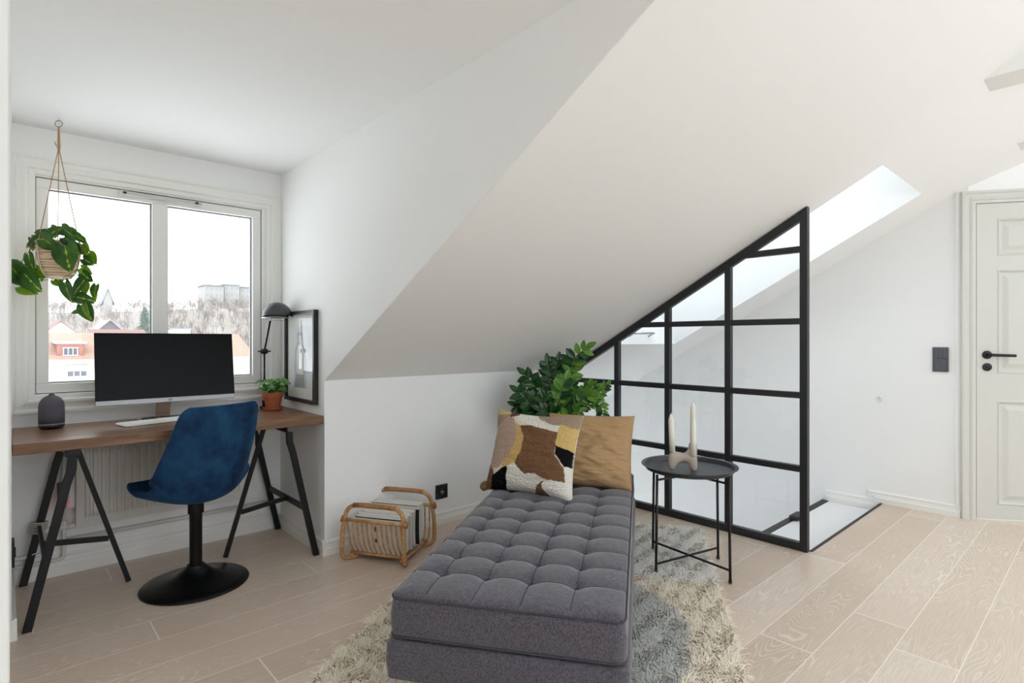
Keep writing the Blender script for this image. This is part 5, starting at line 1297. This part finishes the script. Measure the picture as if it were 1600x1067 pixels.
def house(name, label, cat, x0, x1, y0, y1, zb, ze, zr, wall, roof, along='x', over=.35):
    h = thing(name, label, cat, ((x0+x1)/2,(y0+y1)/2,zb))
    mb = MB()
    if along == 'x':
        ym = (y0+y1)/2; mb.prism([(x0,y0,zb),(x0,y1,zb),(x0,y1,ze),(x0,ym,zr-.05),(x0,y0,ze)], (x1-x0,0,0)); mb.build('wall', wall, h)
        sl = (zr-ze)/(ym-y0)
        for sg, ya in ((-1,y0),(1,y1)):
            q = [(x0-over, ym, zr), (x0-over, ya+sg*over, ze-sl*over)]
            MB().prism([q[0], q[1], (q[1][0],q[1][1],q[1][2]+.12), (q[0][0],q[0][1],q[0][2]+.12)], (x1-x0+2*over,0,0)).build('roof', roof, h)
    else:
        xm = (x0+x1)/2; mb.prism([(x0,y0,zb),(x1,y0,zb),(x1,y0,ze),(xm,y0,zr-.05),(x0,y0,ze)], (0,y1-y0,0)); mb.build('wall', wall, h)
        sl = (zr-ze)/(xm-x0)
        for sg, xa in ((-1,x0),(1,x1)):
            q = [(xm, y0-over, zr), (xa+sg*over, y0-over, ze-sl*over)]
            MB().prism([q[0], q[1], (q[1][0],q[1][1],q[1][2]+.12), (q[0][0],q[0][1],q[0][2]+.12)], (0,y1-y0+2*over,0)).build('roof', roof, h)
    return h
GZ = -9.0
hA = house('house', 'long cream house across the street with an orange tiled roof and red dormer', 'house', -4, 13.9, 45, 53, GZ, -.06, 1.52, M['render'], M['roof'])
MB().tube([(-4.4,44.56,-.17),(14.3,44.56,-.17)], .09, 8).build('gutter', M['gutter'], hA)
dm = MB().box((2.50,45.25,-.05),(3.83,47.2,.92)).build('dormer', M['redwood'], hA)
MB().prism([(2.35,45.0,.90),(3.98,45.0,.90),(3.98,45.0,1.02),(2.35,45.0,1.02)], (0,2.6,.06)).build('dormer_roof', M['gutter'], dm)
def outwin(x0, x1, z0, z1, y, n, par, name='house_window', blind=0):
    f = MB(); fr_ = .06; f.box((x0-fr_,y-.05,z0-fr_),(x1+fr_,y,z0)).box((x0-fr_,y-.05,z1),(x1+fr_,y,z1+fr_)); wd_ = (x1-x0)/n
    for k in range(n+1): f.box((x0+k*wd_-.025,y-.05,z0),(x0+k*wd_+.025,y,z1))
    fo = f.build(name, M['white_out'], par)
    MB().box((x0,y-.02,z0),(x1,y-.005,z1)).build('panes', M['darkpane'], fo)
    if blind: MB().box((x0,y-.035,z0+(z1-z0)*(1-blind)),(x1,y-.021,z1)).build('blind', M['white_out'], fo)
outwin(2.82,3.52,.20,.62,45.25,3,dm); outwin(2.98,3.98,-1.16,-.52,45.0,3,hA,blind=.5); outwin(7.6,8.6,-1.16,-.52,45.0,3,hA)
hB = house('house', 'small pale house with a red gable roof at the far left of the window view', 'house', 3.0, 5.3, 70, 76, GZ, 1.9, 3.0, M['white_out'], M['roof2'], 'y')
hC = house('house', 'dark brown gabled house with a grey roof behind the orange roofed house', 'house', 7.9, 10.6, 80, 88, GZ, 2.1, 3.45, M['brownwood'], M['roofgrey'], 'y')
hD = house('house', 'low house with a pink tiled roof just above the top of the monitor', 'house', 5.9, 9.5, 60, 65, GZ, 1.3, 2.0, M['render'], M['roof2'])
hE = thing('building', 'low white flat roofed building with small chimneys right of the window mullion', 'building', (12.4,61,GZ)); MB().box((11.6,60,GZ),(13.2,64,2.15)).build('wall', M['white_out'], hE); MB().box((11.5,59.9,2.15),(13.3,64.1,2.25)).build('roof', M['roofgrey'], hE)
for x in (11.75,12.35,12.95): MB().box((x,60.5,2.25),(x+.12,60.7,2.6)).build('chimney', M['roofgrey'], hE)
def block(label, x0, x1, y0, y1, z0, z1, rows, colsn):
    h = thing('apartment_building', label, 'building', ((x0+x1)/2,(y0+y1)/2,z0)); MB().box((x0,y0,z0),(x1,y1,z1)).build('wall', M['concrete'], h); MB().box((x0-.3,y0-.3,z1),(x1+.3,y1+.3,z1+.3)).build('roof', M['roofgrey'], h)
    for r_ in range(rows):
        for c_ in range(colsn):
            xa = x0+(c_+.3)*(x1-x0)/colsn; za = z0+(r_+.35)*(z1-z0)/rows; MB().box((xa,y0-.05,za),(xa+.4*(x1-x0)/colsn,y0+.05,za+.4*(z1-z0)/rows)).build('house_window', M['gutter'], h)
block('leftmost of the three pale apartment blocks on the wooded hill', 45.7, 51.1, 190, 198, 8, 17.9, 5, 4)
block('middle pale apartment block on top of the wooded hill', 51.8, 56.3, 192, 200, 8, 18.6, 5, 3)
block('rightmost pale apartment block on the wooded hill, by the window frame', 57.0, 64.0, 194, 202, 8, 18.3, 5, 4)
tb = house('house', 'tall pale house with a steep roof on the hill, right beside the trailing plant', 'house', 17.2, 19.0, 160, 166, 2, 10.5, 13.2, M['concrete'], M['roofgrey'], 'y')
# hill
def hz_(x, y):
    t = max(0, min(1, (y-96)/75)); t = t*t*(3-2*t); return -5+t*(12.5+.045*x)+.8*noise.noise(Vector((x*.05, y*.05, 0)))
nx_, ny_ = 40, 26; vs = []; 
for j in range(ny_+1):
    for i in range(nx_+1): x, y = -40+i*4.2, 90+j*5.2; vs.append((x, y, hz_(x, y)))
hl = mesh('hill', vs, [(j*(nx_+1)+i, j*(nx_+1)+i+1, (j+1)*(nx_+1)+i+1, (j+1)*(nx_+1)+i) for j in range(ny_) for i in range(nx_)], plain('leaf_litter', (150,142,136), .95, noise_amt=.2, nscale=.6), None, True); struct(hl)
# bare winter trees
rnd = random.Random(9); tv_, tf_ = [], []
def twig(p, q, r0, r1):
    d = (q-p); a = d.orthogonal().normalized(); b_ = d.cross(a).normalized(); k = len(tv_)
    for pt_, r_ in ((p, r0), (q, r1)):
        for an_ in (0, 2.094, 4.189): tv_.append(pt_+(a*math.cos(an_)+b_*math.sin(an_))*r_)
    tf_.extend([(k, k+1, k+4, k+3), (k+1, k+2, k+5, k+4), (k+2, k, k+3, k+5)])
for n_ in range(800):
    y = rnd.uniform(98, 176); x = y*rnd.uniform(.03, .40)
    if 14 < x < 22 and 156 < y < 170: continue
    z = hz_(x, y); H = rnd.uniform(2.2, 4.2); p0 = Vector((x, y, z)); p1 = p0+Vector((rnd.uniform(-.4,.4), rnd.uniform(-.4,.4), H*.55)); twig(p0, p1, .06, .035)
    for b_ in range(9):
        st_ = p0.lerp(p1, rnd.uniform(.4, 1)); d = Vector((rnd.uniform(-1,1), rnd.uniform(-1,1), rnd.uniform(.5,1.5))).normalized(); e1 = st_+d*H*rnd.uniform(.25,.48); twig(st_, e1, .03, .014)
        for c_ in range(6):
            s2 = st_.lerp(e1, rnd.uniform(.3,1)); d2 = (d+Vector((rnd.uniform(-1,1), rnd.uniform(-1,1), rnd.uniform(-.2,1)))).normalized(); twig(s2, s2+d2*H*rnd.uniform(.10,.22), .016, .008)
wt = mesh('bare_woodland', tv_, tf_, plain('bare_twigs', (146,136,130), .9, noise_amt=.25, nscale=.8)); tag(wt, 'leafless winter woodland covering the hillside', 'woodland', kind='stuff')
# conifer
cf_ = thing('conifer', 'dark green pointed conifer beyond the roofs, left of the window mullion', 'tree', (11.9,75,-3))
MB().tube([(11.9,75,-5.5),(11.9,75,4.7)], [.16,.03], 8).build('trunk', M['brownwood'], cf_)
nd_v, nd_f = [], []
for k in range(1500):
    h = rnd.random()**.8; z = -3+7.9*h; R_c = 2.0*(1-h)**.9+.05; a = rnd.uniform(0, 2*PI); r_ = R_c*rnd.uniform(.25,1)
    p = Vector((11.9+math.cos(a)*r_, 75+math.sin(a)*r_, z)); o_ = Vector((math.cos(a), math.sin(a), rnd.uniform(-.5,.15))); s_ = Vector((-math.sin(a), math.cos(a), 0)); l_ = rnd.uniform(.22,.4)*(1-.4*h)
    i = len(nd_v); nd_v += [p-s_*.09, p+s_*.09, p+o_*l_+Vector((0,0,-.08)), p+Vector((0,0,.07))]; nd_f += [(i,i+2,i+3),(i+1,i+3,i+2),(i,i+1,i+2)]
mesh('foliage', nd_v, nd_f, plain('fir_needles', (76,94,82), .9, noise_amt=.25, nscale=1.5), cf_)
